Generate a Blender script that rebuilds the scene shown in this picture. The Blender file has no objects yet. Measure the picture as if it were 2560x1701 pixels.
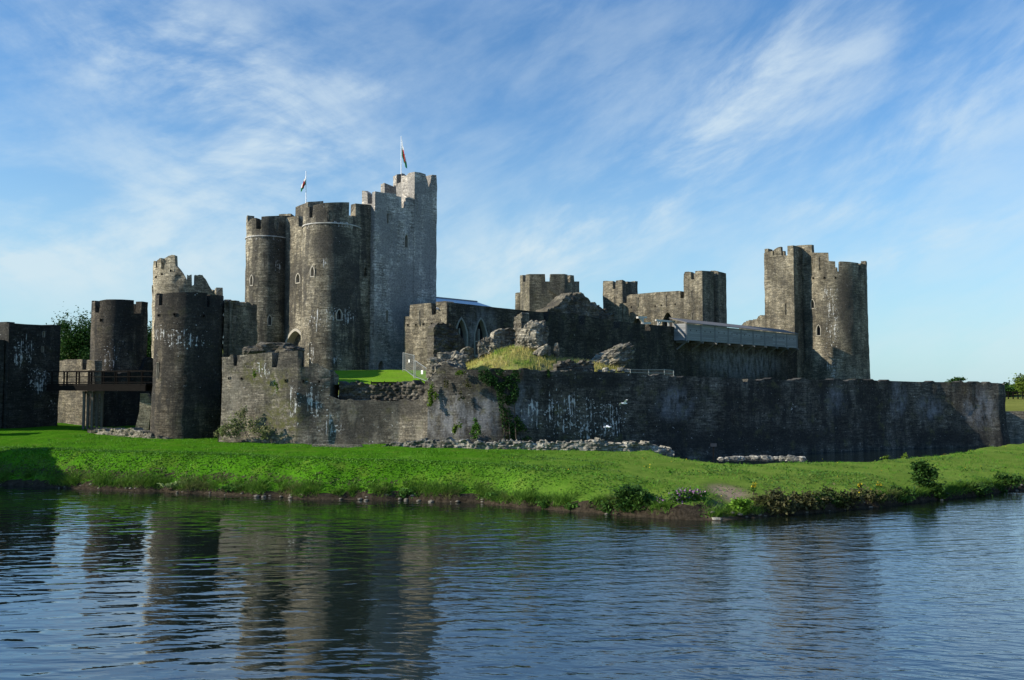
import bpy, math, random
import numpy as np
from mathutils import Vector
random.seed(7)
RNG = np.random.default_rng(11)
SC = bpy.context.scene
COL = SC.collection
# ------------------------------------------------------------------ camera maths (photo 2560 x 1701)
F, H, YH, CX, CY = 2100.0, 6.1, 960.0, 1280.0, 850.5
TH = math.atan((YH - CY) / F)
cT, sT = math.cos(TH), math.sin(TH)
def at(px, py, D):
    xc = (px - CX) / F; yc = (CY - py) / F
    k = D / (cT - yc * sT)
    return Vector((xc * k, D, H + (sT + yc * cT) * k))
def zat(py, D): return at(CX, py, D).z
def plan(px, D, py=900): p = at(px, py, D); return (p.x, p.y)
def ground(px, py, z=0.0):
    xc = (px - CX) / F; yc = (CY - py) / F
    k = (z - H) / (sT + yc * cT)
    return Vector((xc * k, (cT - yc * sT) * k, z))
def pxof(x, y, z=H):
    d = y * cT + (z - H) * sT
    return CX + F * x / d
E1 = np.array((0.68, 0.733)); E1 /= np.linalg.norm(E1)       # castle axes
E2 = np.array((-E1[1], E1[0])); N1 = np.array((E1[1], -E1[0]))
SUN_EL, SUN_AZ = math.radians(27), math.radians(195)
SUN = Vector((math.cos(SUN_EL) * math.cos(SUN_AZ), math.cos(SUN_EL) * math.sin(SUN_AZ), math.sin(SUN_EL)))
# ------------------------------------------------------------------ numpy noise
def _h(i, j, k):
    n = (i * 374761393 + j * 668265263 + k * 1274126177) & 0xFFFFFFFF
    n = ((n ^ (n >> 13)) * 1103515245) & 0xFFFFFFFF
    n = ((n ^ (n >> 16)) * 2246822519) & 0xFFFFFFFF
    return ((n ^ (n >> 15)) & 0xFFFF) / 32767.5 - 1.0
def vnoise(p):
    p = np.asarray(p, float); f = np.floor(p).astype(np.int64); t = p - f; t = t * t * (3 - 2 * t)
    r = 0
    for a in (0, 1):
        for b in (0, 1):
            for c in (0, 1):
                w = (t[:, 0] if a else 1 - t[:, 0]) * (t[:, 1] if b else 1 - t[:, 1]) * (t[:, 2] if c else 1 - t[:, 2])
                r = r + w * _h(f[:, 0] + a, f[:, 1] + b, f[:, 2] + c)
    return r
def fbm(p, o=4):
    p = np.asarray(p, float); r = 0; a = 1.0
    for i in range(o):
        r = r + a * vnoise(p + 17.3 * i); p = p * 2.03; a *= 0.5
    return r
def worley(p):
    p = np.asarray(p, float); f = np.floor(p).astype(np.int64); best = np.full(len(p), 9.)
    for a in (-1, 0, 1):
        for b in (-1, 0, 1):
            for c in (-1, 0, 1):
                i, j, k = f[:, 0] + a, f[:, 1] + b, f[:, 2] + c
                q = np.stack([i + .5 + .45 * _h(i, j, k), j + .5 + .45 * _h(i + 71, j, k), k + .5 + .45 * _h(i, j + 37, k)], 1)
                best = np.minimum(best, np.linalg.norm(p - q, axis=1))
    return best
def sstep(x): x = np.clip(x, 0, 1); return x * x * (3 - 2 * x)
# ------------------------------------------------------------------ objects
ORG = {}
def org(o): return ORG.get(o.name, Vector((0, 0, 0))) if o else Vector((0, 0, 0))
def tag(o, label=None, cat=None, group=None, kind=None):
    if label: o['label'] = label
    if cat: o['category'] = cat
    if group: o['group'] = group
    if kind: o['kind'] = kind
    return o
def thing(name, label, cat, loc, group=None):
    o = bpy.data.objects.new(name, None); COL.objects.link(o)
    o.location = loc; o.empty_display_size = 0.5; ORG[o.name] = Vector(loc)
    return tag(o, label, cat, group)
def link(name, me, mats, parent=None, base=None):
    """me holds world coordinates; moved so that the object sits at its parent's base or at its own base"""
    for m in (mats if isinstance(mats, (list, tuple)) else [mats]): me.materials.append(m)
    o = bpy.data.objects.new(name, me); COL.objects.link(o)
    n = len(me.vertices); co = np.empty(n * 3); me.vertices.foreach_get('co', co); co = co.reshape(-1, 3)
    if parent is not None:
        g = org(parent)
        o.parent = parent
    else:
        g = Vector(base) if base is not None else Vector((co[:, 0].mean(), co[:, 1].mean(), co[:, 2].min()))
        o.location = g
    co = co - np.array(g); me.vertices.foreach_set('co', co.ravel()); me.update()
    ORG[o.name] = g
    return o
def raw_mesh(name, v, f):
    """v (N,3), f (M,k) arrays with constant k"""
    v = np.asarray(v, np.float32); f = np.asarray(f, np.int32)
    me = bpy.data.meshes.new(name); me.vertices.add(len(v)); me.vertices.foreach_set('co', v.ravel())
    k = f.shape[1]
    me.loops.add(f.size); me.loops.foreach_set('vertex_index', f.ravel())
    me.polygons.add(len(f)); me.polygons.foreach_set('loop_start', np.arange(0, f.size, k, dtype=np.int32))
    me.update(calc_edges=True); me.validate()
    return me
class MB:
    def __init__(s): s.v = []; s.f = []; s.uv = []; s.m = []
    def add(s, verts, faces, uvs=None, mat=0):
        o = len(s.v); s.v += [tuple(q) for q in verts]
        for i, f in enumerate(faces):
            s.f.append(tuple(o + j for j in f)); s.m.append(mat)
            s.uv.append([uvs[j] for j in f] if uvs is not None else None)
    def box(s, c, size, ax=(1, 0), mat=0, tilt=0.0):
        ax = np.array(ax, float); ax /= np.linalg.norm(ax); ay = np.array((-ax[1], ax[0]))
        vs = []
        for dz in (-.5, .5):
            for a, b in ((-.5, -.5), (.5, -.5), (.5, .5), (-.5, .5)):
                d = ax * a * size[0] + ay * b * size[1]
                vs.append((c[0] + d[0], c[1] + d[1], c[2] + dz * size[2] + tilt * a * size[0]))
        s.add(vs, [(3, 2, 1, 0), (4, 5, 6, 7), (0, 1, 5, 4), (1, 2, 6, 5), (2, 3, 7, 6), (3, 0, 4, 7)], mat=mat)
    def beam(s, a, b, w, h, mat=0):
        a = Vector(a); b = Vector(b); d = (b - a).normalized()
        up = Vector((0, 0, 1)) if abs(d.z) < .95 else Vector((0, 1, 0))
        x = d.cross(up).normalized(); y = x.cross(d)
        vs = [p + x * i * w / 2 + y * j * h / 2 for p in (a, b) for i, j in ((-1, -1), (1, -1), (1, 1), (-1, 1))]
        s.add(vs, [(0, 1, 2, 3), (7, 6, 5, 4), (0, 4, 5, 1), (1, 5, 6, 2), (2, 6, 7, 3), (3, 7, 4, 0)], mat=mat)
    def tube(s, pts, rad, n=7, mat=0):
        pts = [Vector(p) for p in pts]; vs = []
        for i, p in enumerate(pts):
            d = (pts[min(i + 1, len(pts) - 1)] - pts[max(i - 1, 0)]).normalized()
            up = Vector((0, 0, 1)) if abs(d.z) < .9 else Vector((1, 0, 0))
            x = d.cross(up).normalized(); y = x.cross(d); r = rad[i] if hasattr(rad, '__len__') else rad
            vs += [p + x * math.cos(6.2832 * k / n) * r + y * math.sin(6.2832 * k / n) * r for k in range(n)]
        fs = [(i * n + k, i * n + (k + 1) % n, (i + 1) * n + (k + 1) % n, (i + 1) * n + k) for i in range(len(pts) - 1) for k in range(n)]
        fs.append(tuple(range(n))[::-1]); fs.append(tuple((len(pts) - 1) * n + k for k in range(n)))
        s.add(vs, fs, mat=mat)
    def build(s, name, mats, parent=None, smooth=True, sharp=38, base=None):
        me = bpy.data.meshes.new(name); me.from_pydata(s.v, [], s.f)
        if any(u is not None for u in s.uv):
            L = me.uv_layers.new(name='UVMap'); fl = []
            for f, u in zip(s.f, s.uv):
                for i in range(len(f)): fl += (u[i] if u is not None else (0, 0))
            if len(fl) == 2 * len(me.loops): L.data.foreach_set('uv', np.array(fl, np.float32))
        if any(s.m): me.polygons.foreach_set('material_index', s.m)
        if smooth:
            me.polygons.foreach_set('use_smooth', [True] * len(me.polygons))
            me.set_sharp_from_angle(angle=math.radians(sharp))
        return link(name, me, mats, parent, base)
# ------------------------------------------------------------------ material helpers
ALB = .74
class G:
    def __init__(s, nt): s.nt = nt
    def n(s, typ, ins=None, **at_):
        nd = s.nt.nodes.new(typ)
        for k, v in at_.items(): setattr(nd, k, v)
        for k, v in (ins or {}).items():
            so = nd.inputs[k]
            if isinstance(v, bpy.types.NodeSocket): s.nt.links.new(v, so)
            else: so.default_value = v
        return nd
    def m(s, op, a, b=0.0, c=0.0, clamp=False):
        return s.n('ShaderNodeMath', {0: a, 1: b, 2: c}, operation=op, use_clamp=clamp).outputs[0]
    def vm(s, op, a, b=(0, 0, 0)):
        nd = s.n('ShaderNodeVectorMath', {0: a, 1: b}, operation=op)
        return nd.outputs['Value'] if op in ('LENGTH', 'DOT_PRODUCT', 'DISTANCE') else nd.outputs[0]
    def mix(s, f, a, b, blend='MIX'):
        a = (*a, 1) if isinstance(a, tuple) and len(a) == 3 else a; b = (*b, 1) if isinstance(b, tuple) and len(b) == 3 else b
        return s.n('ShaderNodeMix', {0: f, 6: a, 7: b}, data_type='RGBA', blend_type=blend).outputs[2]
    def ss(s, v, a, b, lo=0.0, hi=1.0):
        return s.n('ShaderNodeMapRange', {0: v, 1: a, 2: b, 3: lo, 4: hi}, interpolation_type='SMOOTHSTEP').outputs[0]
    def noise(s, vec, scale, detail=3.0, rough=.5, dist=0.0):
        return s.n('ShaderNodeTexNoise', {'Vector': vec, 'Scale': scale, 'Detail': detail, 'Roughness': rough, 'Distortion': dist}).outputs[0]
    def xyz(s, x, y, z=0.0): return s.n('ShaderNodeCombineXYZ', {0: x, 1: y, 2: z}).outputs[0]
def new_mat(name, rough=.9, spec=.25):
    m = bpy.data.materials.new(name); m.use_nodes = True; nt = m.node_tree; nt.nodes.clear()
    g = G(nt); out = g.n('ShaderNodeOutputMaterial'); b = g.n('ShaderNodeBsdfPrincipled', {'Roughness': rough, 'Specular IOR Level': spec})
    nt.links.new(b.outputs[0], out.inputs[0])
    return m, g, b
def simple(name, c, rough=.8, metal=0.0, var=.25, scale=3.0, bump=0.0, spec=.3):
    m, g, b = new_mat(name, rough, spec)
    P = g.n('ShaderNodeNewGeometry').outputs['Position']
    n1 = g.noise(P, scale, 5)
    k = g.m('MULTIPLY_ADD', n1, 2 * var, 1 - var)
    col = g.mix(1.0, (*c, 1), g.xyz(k, k, k), 'MULTIPLY')
    g.nt.links.new(col, b.inputs['Base Color']); b.inputs['Metallic'].default_value = metal
    if bump:
        g.nt.links.new(g.n('ShaderNodeBump', {'Height': n1, 'Strength': bump, 'Distance': .05}).outputs[0], b.inputs['Normal'])
    return m
def region_mask(g, P, regs):
    """soft ellipsoids in the place itself: (px, py, D, half width m, half height m)"""
    tot = None
    for (px, py, D, rx, rz) in regs:
        c = at(px, py, D)
        d = g.vm('LENGTH', g.vm('MULTIPLY', g.vm('SUBTRACT', P, tuple(c)), (1 / rx, 1 / max(rx, 3.0), 1 / rz)))
        k = g.ss(d, .35, 1.0, 1.0, 0.0)
        tot = k if tot is None else g.m('MAXIMUM', tot, k)
    return tot
def stone(name, base=(.19, .165, .13), dark=(.045, .042, .036), stain=.5, white=.0, moss=.3, wreg=(), preg=(), pale=(.34, .36, .38),
          dreg=(), greg=(), course=.115, bump=.7, uvless=False, speck=.5, wf=6.0, big2=.85):
    base = tuple(c * ALB for c in base); dark = tuple(c * ALB for c in dark)
    m, g, b = new_mat(name, .92, .15)
    P = g.n('ShaderNodeNewGeometry').outputs['Position']
    if uvless:
        sx = g.n('ShaderNodeSeparateXYZ', {0: P}).outputs
        u = g.m('ADD', sx[0], g.m('MULTIPLY', sx[1], .8)); v = sx[2]
    else:
        sx = g.n('ShaderNodeSeparateXYZ', {0: g.n('ShaderNodeUVMap').outputs[0]}).outputs; u, v = sx[0], sx[1]
    UV = g.xyz(u, v)
    nd = g.n('ShaderNodeTexNoise', {'Vector': UV, 'Scale': 1.3, 'Detail': 4.0}).outputs[1]
    UVd = g.vm('ADD', UV, g.vm('MULTIPLY', g.vm('SUBTRACT', nd, (.5, .5, .5)), (.35, .16, 0)))
    br = g.n('ShaderNodeTexBrick', {'Vector': UVd, 'Color1': (.7, .7, .7, 1), 'Color2': (1.25, 1.25, 1.25, 1), 'Mortar': (.6, .6, .6, 1),
             'Scale': 1.0, 'Mortar Size': .012, 'Mortar Smooth': .4, 'Bias': -.1, 'Brick Width': course * 2.6, 'Row Height': course}, offset=.37, squash=1.0)
    courses = g.noise(g.xyz(g.m('MULTIPLY', u, .8), g.m('MULTIPLY', v, 6.5)), 1.0, 4, .75)     # uneven beds of thin stone
    big = g.noise(g.xyz(g.m('MULTIPLY', u, .85), g.m('MULTIPLY', v, .10)), 1.0, 5, .62)        # water stains running down
    blot = g.noise(UV, .32, 5, .6)
    sp = g.noise(P, 7.0, 4, .7)
    tint = g.mix(g.noise(UVd, 1.9, 2), (.92, .97, 1.02), (1.08, 1.02, .90))
    col = g.mix(1.0, (*base, 1), br.outputs[0], 'MULTIPLY')
    b2 = g.n('ShaderNodeTexBrick', {'Vector': UVd, 'Color1': (.68, .68, .68, 1), 'Color2': (1.34, 1.34, 1.34, 1), 'Mortar': (.8, .8, .8, 1),
             'Scale': 1.0, 'Mortar Size': .02, 'Mortar Smooth': .5, 'Bias': 0.0, 'Brick Width': course * 6.5, 'Row Height': course * 2.3}, offset=.43)
    col = g.mix(big2, col, g.mix(1.0, col, b2.outputs[0], 'MULTIPLY'))
    col = g.mix(1.0, col, tint, 'MULTIPLY')
    kk = g.m('MULTIPLY', g.ss(courses, .28, .72, .5, 1.55), g.ss(sp, .28, .72, .5, 1.5)); col = g.mix(1.0, col, g.xyz(kk, kk, kk), 'MULTIPLY')
    sm = g.m('MULTIPLY', g.m('ADD', g.ss(big, .46, .56), g.ss(blot, .5, .68)), stain, clamp=True)
    if dreg: sm = g.m('MAXIMUM', sm, g.m('MULTIPLY', region_mask(g, P, dreg), g.ss(blot, .25, .55, .55, 1.0)))  # dark regions: real stains, and shade painted on some towers
    tone = g.ss(g.noise(g.xyz(g.m('MULTIPLY', u, .5), g.m('MULTIPLY', v, .22)), 1.0, 4, .6), .32, .68, .55, 1.4); col = g.mix(1.0, col, g.xyz(tone, tone, tone), 'MULTIPLY')
    col = g.mix(g.m('MULTIPLY', sm, .9), col, g.mix(g.ss(sp, .3, .7), dark, tuple(c * 1.9 for c in dark)))
    if preg:
        pm = g.m('MULTIPLY', region_mask(g, P, preg), g.ss(g.noise(g.xyz(g.m('MULTIPLY', u, 1.2), g.m('MULTIPLY', v, .5)), 1.0, 6, .7), .36, .62))
        pk = g.ss(g.m('MULTIPLY', courses, sp), .1, .42, .65, 1.25)
        col = g.mix(g.m('MULTIPLY', pm, .85), col, g.mix(1.0, (*pale, 1), g.xyz(pk, pk, pk), 'MULTIPLY'))
    mm = g.m('MULTIPLY', g.ss(g.noise(UV, .8, 6, .7), .53, .7), moss, clamp=True)
    if greg: mm = g.m('MAXIMUM', mm, g.m('MULTIPLY', region_mask(g, P, greg), g.ss(g.noise(UV, 2.2, 5, .7), .4, .6)))
    col = g.mix(mm, col, g.mix(sp, (.05, .065, .02), (.16, .14, .06)))
    lich = g.ss(g.noise(P, 3.1, 5, .75), .635, .70)
    col = g.mix(g.m('MULTIPLY', lich, speck), col, (.42, .42, .38))
    if white or wreg:
        st = g.noise(g.xyz(g.m('MULTIPLY', u, wf), g.m('MULTIPLY', v, .30)), 1.0, 4, .6)
        br2 = g.noise(UV, 2.4, 3, .6)
        rm = region_mask(g, P, wreg) if wreg else 0.0
        wv = g.m('ADD', st, g.m('MULTIPLY', g.m('SUBTRACT', br2, .5), .45))
        thr = g.m('SUBTRACT', g.m('ADD', .80 - white * .12, 0.0), g.m('MULTIPLY', rm, .228 if wreg else 0))
        wm = g.m('MULTIPLY', g.ss(g.m('SUBTRACT', wv, thr), -.01, .075), g.ss(g.noise(UV, 9.0, 3, .7), .25, .5, .55, 1.0))
        if wreg: wm = g.m('MAXIMUM', wm, g.ss(g.m('ADD', g.noise(P, 4.6, 3, .6), g.m('MULTIPLY', rm, .10)), .70, .75))
        col = g.mix(g.m('MULTIPLY', wm, .8), col, g.mix(sp, (.42, .43, .42), (.78, .78, .75)))
    g.nt.links.new(col, b.inputs['Base Color'])
    hgt = g.m('ADD', g.m('MULTIPLY', br.outputs[1], -.6), g.m('ADD', g.m('MULTIPLY', courses, .9), g.m('MULTIPLY', sp, .8)))
    g.nt.links.new(g.n('ShaderNodeBump', {'Height': hgt, 'Strength': bump, 'Distance': .09}).outputs[0], b.inputs['Normal'])
    return m
def leafmat(name, c1, c2, c3=None, scale=.5, trans=.25):
    m, g, b = new_mat(name, .6, .12)
    geo = g.n('ShaderNodeNewGeometry')
    c1, c2 = tuple(c * .8 for c in c1), tuple(c * .8 for c in c2); c3 = tuple(c * .8 for c in c3) if c3 else None
    r = geo.outputs['Random Per Island']
    col = g.mix(r, c1, c2)
    if c3: col = g.mix(g.ss(g.noise(geo.outputs['Position'], scale, 3), .5, .68), col, c3)
    g.nt.links.new(col, b.inputs['Base Color'])
    tr = g.n('ShaderNodeBsdfTranslucent', {'Color': col}); mx = g.n('ShaderNodeMixShader', {0: trans})
    g.nt.links.new(b.outputs[0], mx.inputs[1]); g.nt.links.new(tr.outputs[0], mx.inputs[2])
    out = [n for n in g.nt.nodes if n.type == 'OUTPUT_MATERIAL'][0]; g.nt.links.new(mx.outputs[0], out.inputs[0])
    return m
# ------------------------------------------------------------------ paths and walls
class Path:
    def __init__(s, pts, closed=False):
        p = np.array(pts, float); s.closed = closed
        if closed: p = np.vstack([p, p[:1]])
        s.p = p; d = np.linalg.norm(np.diff(p, axis=0), axis=1); s.s = np.concatenate([[0], np.cumsum(d)]); s.L = s.s[-1]
        q = np.linspace(0, s.L, 4001); X, Y = s.P(q); nx, ny = s.N(q)
        vis = (nx * -X + ny * -Y) > 0
        if not closed: vis[:] = True
        best, cur = (0, 0), None
        for i in range(len(q) + 1):
            if i < len(q) and vis[i]:
                if cur is None: cur = i
            elif cur is not None:
                if i - cur > best[1] - best[0]: best = (cur, i)
                cur = None
        a, e = best; s.qs = q[a:e]; s.qpx = np.maximum.accumulate(pxof(X[a:e], Y[a:e])); s.qD = Y[a:e]
    def P(s, q): return np.interp(q, s.s, s.p[:, 0]), np.interp(q, s.s, s.p[:, 1])
    def N(s, q, eps=.12):
        if s.closed:
            a = s.P((q - eps) % s.L); b = s.P((q + eps) % s.L)
        else:
            a = s.P(np.clip(q - eps, 0, s.L)); b = s.P(np.clip(q + eps, 0, s.L))
        tx, ty = b[0] - a[0], b[1] - a[1]; l = np.hypot(tx, ty) + 1e-9
        return ty / l, -tx / l
    def s_px(s, px): return float(np.interp(px, s.qpx, s.qs))
    def D_px(s, px): return float(np.interp(px, s.qpx, s.qD))
    def smooth(s): return s
def circle(c, r, n=72): return Path([(c[0] + r * math.cos(math.pi / 2 + 2 * math.pi * i / n), c[1] + r * math.sin(math.pi / 2 + 2 * math.pi * i / n)) for i in range(n)], True)
MATS = {}
def window(root, path, px, py, wpx, hpx, kind, wallmat):
    s = path.s_px(px); D = path.D_px(px); x, y = path.P(s); nx, ny = path.N(np.array(s), .3)
    n = Vector((float(nx), float(ny), 0)); t = Vector((-n.y, n.x, 0))
    vd = Vector((-x, -y, 0)).normalized(); cs = max(.4, abs(n.dot(vd)))
    w = wpx * D / F / cs; h = hpx * D / F; z = zat(py, D); o = Vector((x, y, z))
    mrg = {'arch': .14, 'slit': .035, 'hole': .04, 'gate': .35, 'hall': .3, 'dark': .12, 'plain': .06}[kind]
    mold = {'arch': .11, 'slit': .03, 'hole': .02, 'gate': .28, 'hall': .2, 'dark': .06, 'plain': .03}[kind]
    proud = {'arch': .06, 'slit': .05, 'hole': .05, 'gate': .1, 'hall': .08, 'dark': .06, 'plain': .05}[kind]
    depth = {'arch': .5, 'slit': .3, 'hole': .35, 'gate': 1.6, 'hall': .55, 'dark': .5, 'plain': .8}[kind]
    pointed = kind in ('arch', 'gate', 'hall', 'dark', 'plain')
    hw, hh = w / 2, h / 2
    rise = min(h * .45, w * (1.0 if kind != 'gate' else .75)) if pointed else 0
    def inside(u, v):
        if abs(u) > hw or v < -hh: return False
        return v < hh - rise + rise * max(0., 1 - (abs(u) / hw) ** 1.7) if rise else v < hh
    angs = set(2 * math.pi * i / 28 for i in range(28))
    for sx in (-1, 1):
        for sy in (-1, 1): angs.add(math.atan2(sy * (hh + mrg), sx * (hw + mrg)) % (2 * math.pi)); angs.add(math.atan2(-hh, sx * hw) % (2 * math.pi))
    angs = sorted(angs); inn = []; out = []
    for a in angs:
        c, sn = math.cos(a), math.sin(a); lo, hi = 0, 50
        for _ in range(40):
            md = (lo + hi) / 2
            if inside(c * md, sn * md): lo = md
            else: hi = md
        inn.append((c * lo, sn * lo)); k = min((hw + mrg) / max(abs(c), 1e-6), (hh + mrg) / max(abs(sn), 1e-6)); out.append((c * k, sn * k))
    N = len(angs); mb = MB()
    W = lambda uv, dep: o + t * uv[0] + n * dep + Vector((0, 0, uv[1]))
    mid = []
    for a, b in zip(inn, out):
        la, lb = math.hypot(*a), math.hypot(*b); k = min(la + mold, lb * .97) / la; mid.append((a[0] * k, a[1] * k))
    vs = [W(p, proud) for p in inn] + [W(p, .035) for p in out] + [W(p, -depth) for p in inn] + [W(p, -.15) for p in out] + [W(p, proud) for p in mid] + [W(p, .03) for p in mid]
    uvs = [(s + p[0], z + p[1]) for p in inn + out + inn + out + mid + mid]; fs1 = []
    fs = []
    for i in range(N):
        j = (i + 1) % N
        fs += [(i, 4 * N + i, 4 * N + j, j), (j, 2 * N + j, 2 * N + i, i), (4 * N + i, 5 * N + i, 5 * N + j, 4 * N + j)]; fs1 += [(5 * N + i, N + i, N + j, 5 * N + j), (N + i, 3 * N + i, 3 * N + j, N + j)]
    mb.add(vs, fs, uvs); mb.add(vs, fs1, uvs, mat=1)
    if kind == 'hall':
        for k, (u0, u1, v0, v1) in enumerate(((-.07, .07, -hh, hh * .45), (-hw, hw, -hh * .25 - .05, -hh * .25 + .05))):
            c = W(((u0 + u1) / 2, (v0 + v1) / 2), -.25); mb.box(c, (u1 - u0, .12, v1 - v0), ax=(t.x, t.y))
    nm = {'arch': 'window', 'slit': 'arrow_slit', 'hole': 'putlog_hole', 'gate': 'gate_arch', 'hall': 'hall_window', 'dark': 'window', 'plain': 'archway'}[kind]
    fr = mb.build(nm, [MATS['dressed'] if kind in ('arch', 'slit', 'gate') else (MATS['hallframe'] if kind == 'hall' else wallmat), wallmat], root, sharp=30)
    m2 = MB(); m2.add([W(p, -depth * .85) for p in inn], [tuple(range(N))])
    m2.build('pane' if kind in ('arch', 'hall', 'dark') else 'recess', MATS['window_dark'] if kind in ('arch', 'hall', 'dark') else MATS['void'], fr, smooth=False)
    k = mrg * .5
    return (s - hw - k, s + hw + k, z - hh - k, z + hh + k)
def ring(name, path, mat, parent=None, prof=None, ztop=None, zbot=0., thick=.8, step=.6, vstep=.7, rough=.04, rag=0., flare=(0., 1.), wins=(), lean=0.,
         back=None, deck=None, rscale=1.1, base=None, winroot=None, cap=.0, deckmat=None, cob=0., cell=.34):
    """a wall of real thickness along a path; its outside is on the right of the direction of travel"""
    closed = path.closed
    pts = []
    if prof:
        last = None
        for (px, py) in prof:
            s = path.s_px(px); z = zat(py, path.D_px(px))
            if last is not None and abs(s - last) < .006: s = last + .008
            last = s; pts.append([s, z])
    else: pts = [[0, ztop], [path.L, ztop]]
    if closed and prof:
        zb = back if back is not None else float(np.median([p[1] for p in pts]))
        s0, s1 = pts[0][0], pts[-1][0]
        pre = []; s = s1 + .02
        seq = []; q = s1 + .02; up = True
        end = s0 + path.L - .02
        while q < end:
            q2 = min(q + (1.6 if up else .7), end); zz = zb if up else zb - 1.0
            seq += [[q, zz], [q2 - .008, zz]]; q = q2; up = not up
        seq = [[a % path.L, z] for a, z in seq]
        pts = sorted(pts + seq)
    ps = np.array([p[0] for p in pts]); pz = np.array([p[1] for p in pts])
    holes = []
    for wd in wins:
        holes.append(window(winroot or parent, path, *wd, mat))
    S = set(np.round(np.linspace(0, path.L, max(3, int(path.L / step) + 1)), 4)); S |= set(np.round(ps, 4))
    for hx in holes: S |= {round(hx[0], 4), round(hx[1], 4)}
    S |= set(np.round(path.s, 4)) if len(path.s) < 40 else set()
    S = np.array(sorted(x for x in S if -1e-6 <= x <= path.L + 1e-6)); S = S[np.concatenate([[True], np.diff(S) > .003])]
    if S[-1] < path.L - .004: S = np.append(S, path.L)
    if closed: S = S[:-1]
    n = len(S); X, Y = path.P(S); NX, NY = path.N(S)
    zt = np.interp(S, ps, pz, period=path.L) if closed else np.interp(S, ps, pz)
    if rag:
        rr = fbm(np.c_[X * 1.7, Y * 1.7, np.full(n, zbot)], 4); zt = zt + np.round(rr * rag / .12) * .12
        if cob: zt = zt + cob * (.55 - worley(np.c_[X, Y, zt] / cell))
    zmax = zt.max()
    lv = list(np.linspace(zbot, zmax, max(2, int((zmax - zbot) / vstep) + 1)))
    for hx in holes: lv += [hx[2], hx[3]]
    lv = np.array(sorted(lv)); lv = lv[np.concatenate([[True], np.diff(lv) > .004])]; R = len(lv)
    Z = np.minimum(lv[None, :], zt[:, None])
    P3 = np.stack([np.repeat(X[:, None], R, 1), np.repeat(Y[:, None], R, 1), Z], -1)
    nz = rough * fbm(P3.reshape(-1, 3) * rscale * np.array((1, 1, 1.5)), 4).reshape(n, R)
    if cob: nz = nz + cob * (.55 - worley(P3.reshape(-1, 3) / np.array((cell, cell, cell * .72)))).reshape(n, R)
    fl = flare[0] * np.clip((zbot + flare[1] - Z) / flare[1], 0, 1) ** 1.6
    lx = lean * np.clip((Z - zbot) / (zmax - zbot), 0, 1) ** 2
    off = nz + fl
    O = P3.copy(); O[..., 0] += NX[:, None] * off + lx; O[..., 1] += NY[:, None] * off
    ti = thick
    I2 = np.stack([X - NX * ti, Y - NY * ti], -1)
    verts = O.reshape(-1, 3).tolist(); uv = np.stack([np.repeat(S[:, None], R, 1), Z], -1).reshape(-1, 2).tolist()
    faces = []; fu = []
    nn = n if closed else n - 1
    for i in range(nn):
        j = (i + 1) % n
        sc = (S[i] + (S[j] if j else path.L)) / 2
        for r in range(R - 1):
            if Z[i, r] >= zt[i] - 1e-6 and Z[j, r] >= zt[j] - 1e-6: break
            zc = (lv[r] + lv[r + 1]) / 2
            if any(h[0] < sc < h[1] and h[2] < zc < h[3] for h in holes): continue
            q = [i * R + r, j * R + r, j * R + r + 1, i * R + r + 1]
            if Z[i, r] >= zt[i] - 1e-6: q = [i * R + r, j * R + r, j * R + r + 1]
            elif Z[j, r] >= zt[j] - 1e-6: q = [i * R + r, j * R + r, i * R + r + 1]
            faces.append(q); us = [uv[a] for a in q]
            if closed and j == 0: us = [(u[0] + (path.L if (a // R) == 0 else 0), u[1]) for a, u in zip(q, us)]
            fu.append(us)
    b0 = len(verts)                         # top strip and inner face
    tops = O[:, -1]
    for i in range(n):
        xo = lean * 1.0 * (np.clip((zt[i] - zbot) / (zmax - zbot), 0, 1) ** 2)
        tz = float(zt[i])
        verts += [tuple(tops[i]), (I2[i, 0] + xo, I2[i, 1], tz), (I2[i, 0] + xo, I2[i, 1], tz), (I2[i, 0], I2[i, 1], zbot)]
    for i in range(nn):
        j = (i + 1) % n; a, c = b0 + 4 * i, b0 + 4 * j; u0, u1 = S[i], (S[j] if j else path.L)
        if cap:
            pass
        faces.append([a, c, c + 1, a + 1]); fu.append([(u0, zt[i]), (u1, zt[j]), (u1, zt[j] + ti), (u0, zt[i] + ti)])
        faces.append([a + 2, c + 2, c + 3, a + 3]); fu.append([(u0, zt[i]), (u1, zt[j]), (u1, zbot), (u0, zbot)])
    if not closed:
        for i, rev in ((0, 0), (n - 1, 1)):
            rows = [r for r in range(R) if r == 0 or Z[i, r] > Z[i, r - 1] + 1e-6]; k = len(verts)
            for r in rows: verts += [tuple(O[i, r]), (I2[i, 0], I2[i, 1], float(O[i, r, 2]))]
            for a in range(len(rows) - 1):
                q = [k + 2 * a, k + 2 * a + 1, k + 2 * a + 3, k + 2 * a + 2]; z0, z1 = Z[i, rows[a]], Z[i, rows[a + 1]]
                us = [(S[i], z0), (S[i] + ti, z0), (S[i] + ti, z1), (S[i], z1)]
                faces.append(q if rev else q[::-1]); fu.append(us if rev else us[::-1])
    me = bpy.data.meshes.new(name); me.from_pydata(verts, [], faces)
    L = me.uv_layers.new(name='UVMap'); L.data.foreach_set('uv', np.array([c for u in fu for p in u for c in p], np.float32))
    me.polygons.foreach_set('use_smooth', [True] * len(me.polygons)); me.set_sharp_from_angle(angle=math.radians(40))
    o = link(name, me, mat, parent, base)
    if deck is not None:
        mb = MB(); q = [(a, b_, deck) for a, b_ in I2 + np.stack([NX, NY], -1) * .1]; mb.add(q, [tuple(range(n))])
        mb.build('roof_deck', deckmat or MATS['lead'], parent if parent else o, smooth=False)
    return o
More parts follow.
